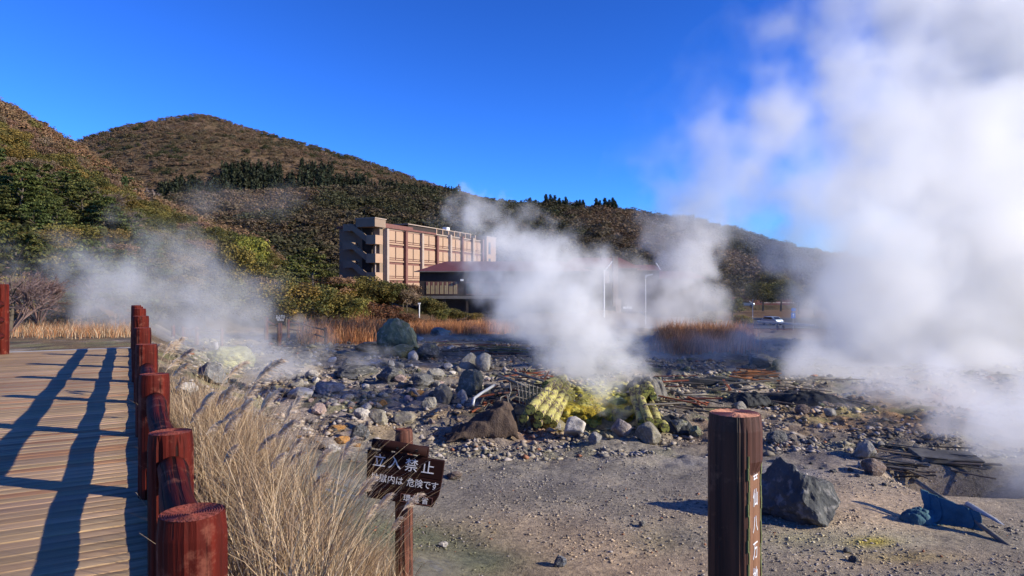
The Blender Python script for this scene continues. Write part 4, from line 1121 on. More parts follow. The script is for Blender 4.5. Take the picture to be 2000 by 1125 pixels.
def puddle(px, py, rx, ry, label): g = G(px, py); disc('water', g.x, g.y, g.z+.02, rx, ry, label)
# far white-crusted mound at the left vent
g = G(432, 716); mm = rock_mesh(301, 4, 2, .22); mm.materials.clear(); mm.materials.append(plain('pale sulphur crust', (.42, .41, .17), .95, .35, 1.3, bump=1, bd=.1))
tag(ob('sulphur_mound', mm, None, (g.x, g.y+1, g.z+.15), (0, 0, .4), (1.9, 1.6, 1.1)), 'pale yellow sulphur mound veiled by the left steam', 'mound')
def stick(name, a, b, R, mat, label, cat, grp=None, n=8):
    a = Vector(a); b = Vector(b); mb = MB(); m_ = (a+b)/2+Vector((.01, .01, .02)); mb.tube([a, m_, b], [R, R*1.03, R*.95], n)
    return tag(mb.build(name, M[mat], None, True), label, cat, grp)
p = G(426, 700); stick('stump', p-Vector((0, 0, .1)), p+Vector((-.12, 0, .72)), .11, 'concrete', 'pale broken stump standing on the sulphur mound', 'stump', n=12)
stick('pipe', p+Vector((.2, 0, .5)), p+Vector((1.2, .3, .1)), .04, 'white_paint', 'thin pale pipe leaning beside the pale stump', 'pipe')

# cloths
def cloth(name, px, py, w, dpt, h, mat, label, seed, cat='cloth', folds=5, rz=0, shape=None):
    g = G(px, py)
    def fn(U, V_):
        x = (U-.5); y = (V_-.5); rr = np.clip(1-(np.abs(x*2)**2.2+np.abs(y*2)**2.2), 0, 1)
        z = rr**.55*h if shape is None else shape(U, V_)*h
        n = fbm(U*folds+seed, V_*folds, 0, 4)-.5; f2 = np.sin((x*1.3+y*.6+n*.7)*folds*4)
        z = z*(.8+.5*n)+f2*.025*h*2+.01
        X_ = x*w*(1+.25*n); Y_ = y*dpt*(1+.25*n)
        return np.c_[X_, Y_, z]
    o = sheet(name, fn, 70, 50, mat, None, .008); o.location = (g.x, g.y+dpt*.4, g.z-.02); o.rotation_euler = (0, 0, rz); return tag(o, label, cat)
cloth('cloth', 938, 856, 1.55, 1.0, .75, M['cloth_brown'], 'brown sacking draped over a rock left of the sulphur logs', 4, rz=.15, folds=4, shape=lambda U, V_: np.clip((1-(np.abs((V_-.5)*2))**3), 0, 1)**.5*np.clip(U*1.35, 0, 1)**1.1*np.clip((1-U)*9, 0, 1)**.5)
rock(980, 826, 50, 26, 'pinkish rock holding down the brown sacking', PK, 61, rough=.1)
cloth('cloth', 1268, 775, 1.1, .9, .6, M['cloth_grey'], 'grey green sacking folded over the right log ends', 9, rz=-.3, folds=5)
cloth('cloth', 1318, 846, 1.0, .7, .35, M['cloth_dark'], 'black sheet lying right of the sulphur logs', 15, rz=-.5, folds=4)
cloth('cloth', 1470, 792, 1.3, 1.0, .35, M['cloth_dark'], 'dark sheet strips behind the name post', 19, rz=.3, folds=6)
cloth('cloth', 1580, 792, 2.2, .9, .4, M['cloth_dark'], 'dark grey sheet heaped beside the orange water', 23, rz=-.4, folds=6)
cloth('cloth', 1400, 752, 2.6, .6, .25, M['cloth_dark'], 'long black sheet fold behind the debris', 29, rz=-.12, folds=4)
# blue tarp over the pit edge
tb = P(1850, 1000, 9.6)
def tarpf(U, V_):
    A = np.array(P(1796, 958, 9.75)); B = np.array(P(1908, 1004, 9.0)); A2 = np.array(G(1790, 1020)); B2 = np.array(G(1915, 1044)); n = fbm(U*5, V_*3, 7, 3)-.5
    a_ = A[None]*(1-U)[:, None]+B[None]*U[:, None]; b_ = A2[None]*(1-U)[:, None]+B2[None]*U[:, None]; s_ = np.sin(U*26+V_*2+n*4)*.035+np.sin(U*11)*.03+n*.1
    return a_*(1-V_)[:, None]+b_*V_[:, None]+np.c_[s_*.5, -s_-.1*V_*(1-V_)*4, .03+s_*.3*V_-.06*np.sin(V_*3.14)]
tag(sheet('tarp', tarpf, 80, 24, M['tarp_blue'], None, .006), 'faded blue tarp hanging over the edge of the steaming pit', 'tarp')
stick('pole', P(1790, 940, 10.0), P(1995, 1085, 8.3), .035, 'rust_metal', 'long dark pole along the top of the blue tarp', 'pole')
stick('pole', P(1890, 985, 10.1), P(1998, 1060, 8.8), .045, 'grey_metal', 'grey pole lying above the blue tarp near the picture edge', 'pole')
cloth('cloth', 1812, 1025, .5, .4, .2, M['tarp_blue'], 'torn scrap of blue sheet left of the tarp', 33)
mb = MB(); a, b = P(1815, 918, 11.3), P(1935, 955, 10.8)
M['slab0'] = plain('stained slab', (.13, .12, .10), .95, .5, 5); a, b = G(1800, 908), G(1925, 914); mb.prism([a, b, b+Vector((.1, .6, .05)), a+Vector((.1, .6, .05))], (0, 0, .09)); tag(mb.build('slab', M['slab0'], None, bevel=.01), 'grey slab roofing the dark cavity above the blue tarp', 'slab')

# laths, pipes and wire debris
LATHM = None
def lath(px, py, L, w, t, yaw, tilt, col, label, group, lift=.03, mat='debris_wood', name='lath'):
    g = G(px, py); mb = MB(); mb.box((0, 0, 0), (L, w, t)); o = mb.build(name, M[mat], None, bevel=min(t, w)*.15); o.location = g+Vector((0, 0, lift)); o.rotation_euler = (random.uniform(-.15, .15), tilt, yaw); o.color = (*col, 1)
    return tag(o, label, name, group)
TAN = (.42, .34, .26); REDW = (.50, .17, .10); GRW = (.30, .29, .27); DKW = (.13, .12, .11); ORW = (.62, .28, .13); YLW = (.50, .44, .14)
def heap(n, px0, px1, py0, py1, L0, L1, cols, label, group, yaw=None, ys=.5, tl=.1, lift=.12, t=.03, seed=0):
    r = random.Random(seed)
    for _ in range(n):
        lath(r.uniform(px0, px1), r.uniform(py0, py1), r.uniform(L0, L1), r.uniform(.03, .09), t, (yaw if yaw is not None else 0)+r.gauss(0, ys), r.gauss(0, tl), r.choice(cols), label, group, r.uniform(.02, lift))
heap(44, 850, 1010, 668, 702, .8, 2.6, [TAN, REDW, GRW, YLW, DKW, GRW], 'weathered lath scattered on the flat field behind the pool', 'laths scattered behind the pool', 0, .35, .04, .15, .04, 1)
heap(22, 985, 1070, 735, 760, .8, 1.8, [TAN, GRW, REDW], 'short lath tangled behind the left sulphur logs', 'laths behind the left logs', .9, .5, .15, .35, .03, 2)
heap(30, 930, 1010, 765, 818, .3, .8, [REDW, GRW, TAN, DKW, (.42, .24, .2)], 'broken reddish lath in the pipe debris', 'broken laths in the pipe debris', .8, .9, .2, .3, .04, 3)
heap(26, 1290, 1420, 750, 812, .4, 1.5, [DKW, GRW, DKW, REDW, TAN], 'dark lath in the heap right of the sulphur logs', 'laths right of the sulphur logs', -.4, .5, .12, .3, .03, 4)
heap(22, 1450, 1500, 736, 748, .5, 1.3, [ORW, ORW, TAN], 'bright orange lath in the pile behind the name post', 'orange laths behind the name post', -.15, .3, .1, .25, .035, 5)
heap(16, 1350, 1650, 745, 790, .8, 2.2, [DKW, GRW, GRW, TAN], 'grey lath strewn across the right field', 'laths strewn across the right field', -.35, .4, .08, .15, .035, 6)
heap(26, 1720, 1900, 870, 960, .4, 1.1, [GRW, TAN, DKW], 'split lath lying above the steaming pit', 'laths above the pit', -.5, .3, .08, .12, .02, 7)
def pipe(pts, R, mat, label):
    mb = MB(); mb.tube([P(*q) for q in pts], R, 8); return tag(mb.build('pipe', M[mat], None, True), label, 'pipe')
pipe([(923, 792, 15.6), (926, 778, 15.8), (940, 768, 16.2), (966, 752, 17)], .035, 'grey_metal', 'bent pale pipe at the left end of the debris')
pipe([(966, 740, 17.2), (972, 732, 17.3), (1010, 748, 16.6), (1030, 756, 16.4)], .03, 'rust_metal', 'grey pipe leaning on the wire basket')
pipe([(1000, 726, 18), (1040, 738, 17.4), (1062, 744, 17)], .028, 'rust_metal', 'upper pipe running behind the left logs')
pipe([(996, 748, 16.6), (998, 764, 16.2), (992, 778, 16), (998, 782, 15.9)], .018, 'rust_metal', 'thin hooked pipe among the laths')
pipe([(975, 800, 15.4), (978, 776, 15.8), (990, 772, 15.9), (994, 790, 15.6)], .016, 'rust_metal', 'thin looped pipe above the brown sacking')
pipe([(945, 800, 15.4), (955, 788, 15.6), (968, 796, 15.4)], .016, 'rust_metal', 'short curled pipe left of the sacking')
pipe([(1310, 760, 16.9), (1336, 772, 16.6), (1380, 770, 16.9)], .02, 'rust_metal', 'thin pipe over the right debris heap')
# wire basket
bk = empty('wire_basket', P(1035, 775, 16.2)); tag(bk, 'crushed wire basket wedged against the left sulphur logs', 'basket')
mb = MB()
for j in range(9):
    mb.tube([(-.45+.1*j, -.02*j, .3), (-.42+.1*j, -.2, .02), (-.35+.1*j, -.25, -.25)], .010, 5)
mb.build('rod', M['rust_metal'], bk); mb = MB()
for j in range(4): mb.tube([(-.5, -.05*j-.02, .28-.16*j), (0, -.06*j-.08, .27-.16*j), (.5, -.06*j-.16, .24-.16*j)], .012, 5)
mb.build('hoop', M['rust_metal'], bk); bk.rotation_euler = (.1, .25, .5)
# small litter
g = G(752, 822); mb = MB(); mb.box((0, 0, .12), (.09, .03, .2)); o = mb.build('marker_tag', M['white_paint'], None, bevel=.005); o.location = g+Vector((0, -.15, 0)); tag(o, 'small white marker standing between the shadowed rocks', 'marker')

# ------------------------------------------------------------------ distant wooden railings
def rail_fence(pts, hpost, label, ztop=None, R=.09, rails=(.35, .75), mat='far_wood', bal=False):
    P0 = Vector(pts[0]); e = empty('rail_fence', P0); tag(e, label, 'fence'); ms = None
    for p_ in pts:
        p_ = Vector(p_); mb = MB(); mb.tube([(0, 0, -.3), (0, 0, hpost*.5), (0, 0, hpost)], [R, R, R*.97], 10); o = mb.build('post', M[mat], e, False); o.location = p_-P0
    for a, b in zip(pts[:-1], pts[1:]):
        for q in rails: rail_between(e, Vector(a)-P0+Vector((0, 0, hpost*q)), Vector(b)-P0+Vector((0, 0, hpost*q)), R*.6, mat=mat, n=8)
        if bal:
            for j in range(1, 5):
                c = Vector(a).lerp(Vector(b), j/5)-P0; mb = MB(); mb.box((0, 0, hpost*.48), (R*.7, R*.7, hpost*.85)); o = mb.build('baluster', M[mat], e); o.location = c
    return e
rail_fence([P(520, 652, 36), P(545, 664, 36), ], .9, 'two red posts of the far railing beside the small notice', rails=(.75,), R=.11)
rail_fence([P(563, 650, 42), P(594, 655, 42), P(636, 668, 38)], .82, 'dark red railing stepping down to the rubble left of the orange grass', R=.085, rails=(.3, .8))
rail_fence([P(357, 662, 34), P(383, 662, 34)], .62, 'small picket railing panel in the left steam', R=.07, rails=(.2, .85), bal=True)
rail_fence([P(385, 662, 34), P(433, 664, 33)], .56, 'single bar railing behind the sulphur mound', R=.07, rails=(.75,))
p = P(338, 645, 34); stick('post', p-Vector((0, 0, .5)), p+Vector((0, 0, .25)), .09, 'far_wood', 'lone red post left of the picket panel', 'post')
rail_fence([P(1505+14*j, 657, 88) for j in range(4)], 1.0, 'dark railing below the people on the road', R=.07, rails=(.25, .55, .9), bal=True)
rail_fence([P(1600+12*j, 668+1.5*j, 80) for j in range(6)], 1.25, 'pale grid railing veiled by the large steam', R=.08, rails=(.15, .5, .9), mat='concrete')
# notice board near the far railing
e = empty('notice_board', P(549, 645, 35)); tag(e, 'small dark notice with three white text lines behind the far railing', 'sign')
mb = MB(); mb.tube([(0, 0, -.4), (0, 0, .5)], .05, 8); mb.build('post', M['far_wood'], e)
mb = MB(); mb.box((0, -.06, .62), (.5, .04, .34)); mb.build('board', M['sign_wood'], e)
for j, t_ in enumerate(('立入禁止', '危険です', '環境省')): letters(e, t_, .12, (0, -.084, .73-j*.105), 'white_paint')

# ------------------------------------------------------------------ hotel
hA = Vector((-22, 115, 0)); he = Vector((.389, .921, 0)).normalized(); hg = Vector((-.921, .389, 0)).normalized()
hotel = empty('hotel', (hA.x, hA.y, -4.0)); hotel.rotation_euler = (0, 0, math.atan2(he.y, he.x)); tag(hotel, 'four storey beige hotel with red trimmed panels and outside stairs', 'building')
# local axes: x along the facade, y towards the back (left), z up from -4
def hb(lo, hi, name, mat, bevel=0, parent=hotel):
    mb = MB(); mb.box2((lo[0], lo[1], lo[2]+4), (hi[0], hi[1], hi[2]+4)); return mb.build(name, M[mat], parent, bevel=bevel)
hb((.0, .35, -4), (44.9, 8.6, 10.3), 'wall', 'hotel_wall')
hb((-.3, .1, 10.3), (19.0, 9.0, 10.65), 'roof', 'hotel_trim'); hb((19.02, .1, 10.3), (45.0, 9.0, 10.5), 'roof', 'hotel_light')
bay = [1.4, 7.4, 13.1, 18.8, 24.2, 29.5, 34.5, 39.3, 44.9]; st = [-2.2, 1.35, 4.5, 7.5, 10.3]
for k, a in enumerate(bay):
    hb((a-.32, -.45, -4), (a+.32, .34, 10.1 if k < 4 else 10.7), 'pilaster', 'hotel_light' if k == 0 else 'hotel_trim' if k % 2 else 'hotel_light')
hb((1.75, .18, -4), (44.5, .345, 10.0), 'recess', 'hotel_trim')
for j in range(4):
    z0, z1 = st[j], st[j+1]
    hb((1.75, -.02, z0+.02), (44.5, .17, z0+.28), 'band', 'hotel_panel'); 
    for a0, a1 in zip(bay[:-1], bay[1:]):
        w = (a1-a0-.9)/2
        for q in range(2):
            x0 = a0+.45+q*(w+.06); hb((x0+.12, .02, z0+.75), (x0+w-.1, .17, z1-.42), 'wall_panel', 'hotel_panel')
            hb((x0+.12, .06, z0+.42), (x0+w-.1, .165, z0+.62), 'wall_panel', 'hotel_panel')
        if j in (0, 1, 2, 3) and a0 in (7.4, 29.5): hb((a0+.33, .05, z0+.9), (a0+.55, .175, z1-.9), 'window', 'glass_dark')
hb((3.5, .1, -3.2), (5, .16, -2.4), 'window', 'glass_dark')
# end tower, rear roof storey, rooftop items
hb((40.6, -.6, -3.9), (45.6, 6, 11.3), 'tower', 'hotel_panel'); hb((41.6, -.64, 7.6), (42.6, -.58, 10.3), 'window', 'glass_dark'); hb((41.6, -.64, 4.2), (42.6, -.58, 6.6), 'window', 'glass_dark')
hb((40.4, -.7, 11.3), (45.8, 6.2, 11.6), 'tower_cap', 'hotel_light')
hb((14, 3.4, 10.66), (40, 8.4, 12.0), 'roof_storey', 'dark_wall'); hb((13.6, 3.1, 12.0), (40.4, 8.7, 12.16), 'roof_edge', 'hotel_light')
for j in range(8): hb((21+2.5*j, 1.2, 10.5), (21.3+2.5*j, 1.5, 11.7), 'rooftop_post', 'hotel_panel')
hb((30.5, 4, 12.2), (31.8, 5, 12.9), 'rooftop_unit', 'white_paint'); hb((2, 2, 10.66), (13.5, 5, 11.35), 'roof_parapet', 'hotel_trim')
# gable: stairs tower
hb((-2.2, -.2, 10.2), (1.0, 3.6, 11.55), 'stair_head', 'hotel_wall'); hb((-2.3, -.3, 11.55), (1.1, 3.7, 11.7), 'stair_roof', 'hotel_light')
hb((-.05, 3.6, -4), (-.0, 8.2, 10.0), 'end_wall', 'hotel_wall')
mb = MB()
for z in (1.35, 4.5, 7.5): mb.box2((-.12, 3.7, z+4), (-.06, 8.3, z+.18+4))
mb.build('band', M['hotel_wall'], hotel)
for z in (7.3, 4.2, 1.1, -2.0):
    hb((-2.2, -.3, z), (-.02, 1.5, z+1.5), 'balcony', 'hotel_panel'); hb((-2.2, 1.5, z), (-.02, 1.62, z+.3), 'landing', 'hotel_wall')
    hb((-1.2, .4, z-1.6), (-1.0, .6, z), 'balcony_post', 'hotel_light')
    mb = MB(); mb.prism([(-2.0, 1.5, z+4+.2), (-2.0, 4.6, z+4+2.4), (-2.0, 4.6, z+4+3.5), (-2.0, 1.5, z+4+1.4)], (.2, 0, 0)); mb.build('stair_flight', M['hotel_wall'], hotel)
    hb((-2.0, 4.6, z+2.3), (-.02, 6.4, z+3.5), 'landing', 'hotel_wall')
hb((-.5, 1.6, -4), (-.02, 3.5, 10.2), 'stair_wall', 'dark_wall')

# ------------------------------------------------------------------ restaurant and low red roofed buildings
M['slab_dark'] = plain('weathered slab', (.12, .11, .10), .9, .2, 2)
def gabled(name, x0, x1, y0, y1, zb, ze, zr, label, wall='dark_wall', hip=1.5, over=.6):
    e = empty(name, (x0, y0, zb)); tag(e, label, 'building'); o_ = Vector((x0, y0, zb)); W_ = x1-x0; Dp = y1-y0
    mb = MB(); mb.box2((0, 0, 0), (W_, Dp, ze-zb)); mb.build('wall', M[wall], e)
    mb = MB(); ys = Dp/2; a = -over; h0 = ze-zb+.004; h1 = zr-zb
    vs = [(a, a, h0), (W_+over, a, h0), (W_+over, Dp+over, h0), (a, Dp+over, h0), (hip, ys, h1), (W_-hip, ys, h1)]
    mb.add(vs, [(0, 1, 5, 4), (2, 3, 4, 5), (1, 2, 5), (3, 0, 4), (0, 3, 2, 1)]); mb.build('roof', M['roof_red'], e)
    mb = MB(); mb.box2((a-.03, a-.12, h0-.10), (W_+over, a-.01, h0+.03)); mb.build('fascia', M['slab_dark'], e)
    return e, o_
e, o_ = gabled('restaurant', -12.6, 10.5, 93, 107, -3.4, 2.25, 3.9, 'long dark restaurant with a low red roof in front of the hotel', hip=3)
for j in range(7):
    x = .9+j*.62; f = MB().box2((x, -.06, 2.55), (x+.56, .02, 4.25)).build('window', M['hotel_trim'], e); MB().box2((x+.05, -.075, 2.6), (x+.27, -.05, 3.75)).build('pane', M['glass_warm'], f); MB().box2((x+.30, -.075, 2.6), (x+.51, -.05, 4.2)).build('pane', M['glass_warm'], f)
for j in range(9):
    x = 6.3+j*1.7; f = MB().box2((x, -.06, 2.5), (x+1.5, .02, 4.2)).build('window', M['hotel_trim'], e); MB().box2((x+.08, -.075, 2.6), (x+1.42, -.05, 4.1)).build('pane', M['glass_dark'], f)
MB().box2((-.2, -1.6, 1.95), (23, -.01, 2.3)).build('balcony_slab', M['slab_dark'], e)
for j in range(8): MB().box2((.4+j*3, -1.4, 0), (.7+j*3, -1.1, 1.94)).build('pillar', M['dark_wall'], e)
MB().box2((5.6, -.5, 4.35), (6.0, -.1, 4.6)).build('wall_lamp', M['white_paint'], e)
gabled('lodge', 8.5, 20.5, 112, 122, -4, 3.2, 5.2, 'low building with red roof left of the brick chimney', hip=2)
e, o_ = gabled('lodge', 17.6, 24.6, 114, 122, -4, 2.9, 4.0, 'low building with red roof and white gable edge', hip=.1)
MB().prism([(6.9, -1.0, 7.0), (7.02, -1.0, 7.0), (7.37, 4.0, 8.35), (7.25, 4.0, 8.35)], (0, -.15, 0)).build('gable_trim', M['white_paint'], e)
gabled('lodge', 23.5, 33, 118, 126, -5, 1.6, 3.0, 'low red roofed building behind the tall lamp post', hip=1)
mb = MB(); mb.box2((16.3, 110, -3), (17.1, 111, 5.2)); c = mb.build('chimney', M['hotel_wall'], None); tag(c, 'square beige chimney between the red roofs', 'chimney')
mb = MB(); mb.box2((16.15, 109.8, 5.203), (17.25, 111.2, 5.5)); mb.build('cap', M['dark_wall'], c)
# tall posts
def lamp(px, yt, yb, d, label, head=True):
    b = P(px, yb, d); t = P(px, yt, d); e = empty('lamp_post', b); tag(e, label, 'lamp post'); h = t.z-b.z
    MB().tube([(0, 0, -.5), (0, 0, h*.6), (0, 0, h)], [.06, .05, .04], 8).build('pole', M['white_paint'], e)
    if head: MB().prism([(-.05, -.05, h-.5), (-.05, -.05, h), (.1, -.05, h+.1), (.8, -.05, h+.2), (.8, -.05, h+.05), (.2, -.05, h-.1)], (0, .15, 0)).build('lamp_head', M['grey_metal'], e)
    return e
lamp(1261, 538, 625, 78, 'tall slim white lamp post rising from the steam')
e = empty('banner_post', P(1180, 620, 80)); tag(e, 'white banner post left of the chimney', 'sign'); MB().tube([(0, 0, 0), (0, 0, 5.6)], .08, 8).build('pole', M['white_paint'], e); MB().box2((.1, -.05, 4.0), (.6, .05, 5.4)).build('banner', M['hotel_light'], e)
MB().prism([(.0, -.05, 5.45), (.9, -.05, 6.6), (1.0, -.05, 6.55), (.1, -.05, 5.4)], (0, .1, 0)).build('brace', M['white_paint'], e)
e = empty('flood_lamp', P(1174, 503, 112)); tag(e, 'black lamp on a short leaning mast above the red roof', 'lamp'); MB().tube([(0, 0, -.5), (-.3, 0, 1.5)], .08, 6).build('mast', M['dark_wall'], e); MB().box2((-.7, -.2, 1.4), (-.2, .2, 1.7)).build('lamp_head', M['dark_wall'], e)
e = empty('sign_panel', P(1208, 612, 75)); tag(e, 'small pale sign panel in the steam below the chimney', 'sign'); MB().box2((-.3, 0, 0), (.3, .06, 1.6)).build('panel', M['hotel_light'], e); MB().box2((.5, 0, .5), (1.5, .06, .75)).build('panel', M['white_paint'], e)
# dark timber fence before the restaurant
e = empty('timber_fence', P(900, 640, 84)); tag(e, 'dark timber palisade below the restaurant balcony', 'fence')
for j in range(36): MB().box2((j*.2, 0, 0), (j*.2+.16, .05, 1.7+.05*(j % 3))).build('board', M['dark_wall'], e)
e = empty('garden_post', P(819, 612, 72)); tag(e, 'short white post beside the clipped dark bush', 'post'); MB().tube([(0, 0, -.5), (0, 0, 1.0)], .06, 8).build('pole', M['white_paint'], e); MB().box2((-.12, -.12, .95), (.12, .12, 1.1)).build('cap', M['white_paint'], e)

# far white hotel
fh = empty('white_hotel', P(1405, 582, 260)); tag(fh, 'distant white hotel with rows of arched windows', 'building')
MB().box2((0, 0, -4), (11.8, 10, 8)).build('wall', M['white_paint'], fh); MB().box2((-.3, -.3, 8.003), (12.1, 10.3, 8.9)).build('roof', M['roof_red'], fh)
for i in range(8):
    for j in range(4):
        x = .5+i*1.42; z = .3+j*1.95; mb = MB(); poly = [(x, -.05, z), (x+.75, -.05, z), (x+.75, -.05, z+1)]+[(x+.375+.375*cos(a), -.05, z+1+.375*sin(a)) for a in (.6, 1.2, 1.9, 2.5)]+[(x, -.05, z+1)]
        mb.prism(poly, (0, .08, 0)).build('window', M['glass_dark'], fh)

# road, kerb, barrier, car, people, road sign
mb = MB(); a, b, c, d_ = P(1440, 634, 118), P(1640, 636, 118), P(1600, 618, 160), P(1440, 616, 160)
for q in (a, b, c, d_): q.z = -6.95
mb.prism([a, b, c, d_], (0, 0, -.3)); tag(mb.build('road', M['asphalt']), 'grey road behind the spring field', kind='structure')
mb = MB(); mb.box((0, 0, 0), (9, .25, .35)); o = mb.build('guard_rail', M['grey_metal'], None, bevel=.05); o.location = P(1535, 632, 112); o.rotation_euler = (0, .06, -.25); tag(o, 'dark guard rail beside the road with the silver car', 'barrier')
MB().box2((-5, -1, 0), (6, 1, .25)).build('canopy', M['hotel_light'], None).location = P(1525, 592, 175)
tag(bpy.data.objects['canopy'], 'long white canopy roof above the car park', 'canopy')
MB().box2((-8, 0, -1.5), (8, 4, .6)).build('wall', M['roof_red'], None).location = P(1487, 585, 190); o = bpy.context.scene.objects['wall.001'] if 'wall.001' in bpy.context.scene.objects else None
for o in list(S.objects):
    if o.parent is None and o.type == 'MESH' and o.name.startswith('wall'):
        o.name = 'red_shed'; tag(o, 'low dark red shed roofline beside the far car park', 'shed')

def car(loc, rz, label):
    e = empty('parked_car', loc, rz); tag(e, label, 'car')
    prof = [(-2.0, .35), (-2.05, .75), (-1.9, 1.05), (-1.55, 1.1), (-.9, 1.55), (1.2, 1.58), (1.85, 1.1), (2.0, .8), (2.0, .35)]
    MB().prism([(-.85, a, b) for a, b in prof], (1.7, 0, 0)).build('body', M['car_paint'], e, bevel=.06)
    MB().prism([(-.7, -1.58, 1.1), (.7, -1.58, 1.1), (.6, -.98, 1.5), (-.6, -.98, 1.5)], (0, -.03, .03)).build('windscreen', M['glass_dark'], e)
    for s in (-1, 1):
        MB().prism([(s*.865, -1.2, 1.12), (s*.865, 1.4, 1.12), (s*.865, 1.1, 1.48), (s*.865, -.8, 1.48)], (s*.01, 0, 0)).build('side_window', M['glass_dark'], e)
        MB().box2((s*.6-.16, -2.09, .72), (s*.6+.16, -2.0, .9)).build('headlight', M['white_paint'], e)
        for y in (-1.3, 1.3):
            w = MB().tube([(s*.68, y, .32), (s*.88, y, .32)], .32, 16).build('wheel', M['tyre'], e); MB().tube([(s*.86, y, .32), (s*.90, y, .32)], .18, 12).build('rim', M['grey_metal'], w)
    MB().box2((-.5, -2.1, .4), (.5, -2.03, .62)).build('grille', M['tyre'], e)
    return e
M['car_paint'] = plain('pale blue metallic paint', (.45, .55, .60), .3, .05, 1, .5, .4, bump=0); M['tyre'] = plain('tyre', (.02, .02, .02), .8)
pc = P(1508, 629, 128); pc.z = -6.92; car(pc, .35, 'pale blue silver car parked on the road in the distance')
pc = P(1456, 600, 165); car(pc, 1.2, 'bluish car half hidden behind bushes near the lamp')
def person(loc, h, label, cloth_col, bend=0.0, rz=0):
    m = bpy.data.meshes.new('person'); b = bend
    V = [(0, 0, .52), (0, b*.12, .64), (0, b*.25, .8), (0, b*.32, .86), (0, b*.38, .93), (.06, 0, .48), (.065, -.03, .27), (.06, 0, .03), (.065, -.09, .015), (-.06, 0, .48), (-.065, .03, .27), (-.06, .02, .03), (-.065, -.07, .015),
         (.115, b*.25, .79), (.14, b*.2, .64), (.13, b*.2-.06, .5), (-.115, b*.25, .79), (-.14, b*.2, .64), (-.13, b*.2-.06, .5)]
    E = [(0, 1), (1, 2), (2, 3), (3, 4), (0, 5), (5, 6), (6, 7), (7, 8), (0, 9), (9, 10), (10, 11), (11, 12), (2, 13), (13, 14), (14, 15), (2, 16), (16, 17), (17, 18)]
    R_ = [.085, .08, .085, .035, .06, .055, .04, .03, .025, .055, .04, .03, .025, .04, .032, .022, .04, .032, .022]
    m.from_pydata([tuple(c*h for c in v) for v in V], E, []); o = ob('person', m, None, loc, (0, 0, rz))
    sk = o.modifiers.new('skin', 'SKIN'); o.modifiers.new('sub', 'SUBSURF').render_levels = 1
    for i, rr in enumerate(R_): m.skin_vertices[0].data[i].radius = (rr*h, rr*h*.8)
    m.skin_vertices[0].data[0].use_root = True; m.materials.append(plain('dark coat', cloth_col, .9)); tag(o, label, 'person'); 
    hm = MB(); hm.tube([(0, b*.38*h, .88*h), (0, b*.4*h, .93*h), (0, b*.4*h, .99*h)], [.05*h, .062*h, .03*h], 10); hm.build('hair', M['tyre'], o, True)
    return o
p = P(1519, 652, 110); person(p, 1.7, 'person in dark clothes standing at the railing by the road', (.03, .035, .06), 0, .4)
p = P(1531, 652, 110); person(p, 1.5, 'person in dark clothes leaning on the railing by the road', (.03, .03, .035), -.8, -.7)
rs_ = empty('road_sign', P(1549, 645, 108)); tag(rs_, 'pole with a blue arrow sign beside the road', 'sign'); MB().tube([(0, 0, -.5), (0, 0, 3.6)], .05, 8).build('pole', M['grey_metal'], rs_)
M['sign_blue'] = plain('blue sign face', (.03, .13, .42), .5, .05); MB().box2((-.35, -.08, 1.9), (.35, -.05, 2.8)).build('sign_face', M['sign_blue'], rs_); MB().box2((-.3, -.08, 3.0), (.4, -.05, 3.5)).build('sign_face', M['sign_blue'], rs_)
MB().prism([(-.03, -.085, 2.1), (.03, -.085, 2.1), (.03, -.085, 2.4), (.12, -.085, 2.4), (0, -.085, 2.65), (-.12, -.085, 2.4), (-.03, -.085, 2.4)], (0, .004, 0)).build('arrow', M['white_paint'], rs_)
lamp(1470, 585, 622, 150, 'small street lamp left of the far car park')

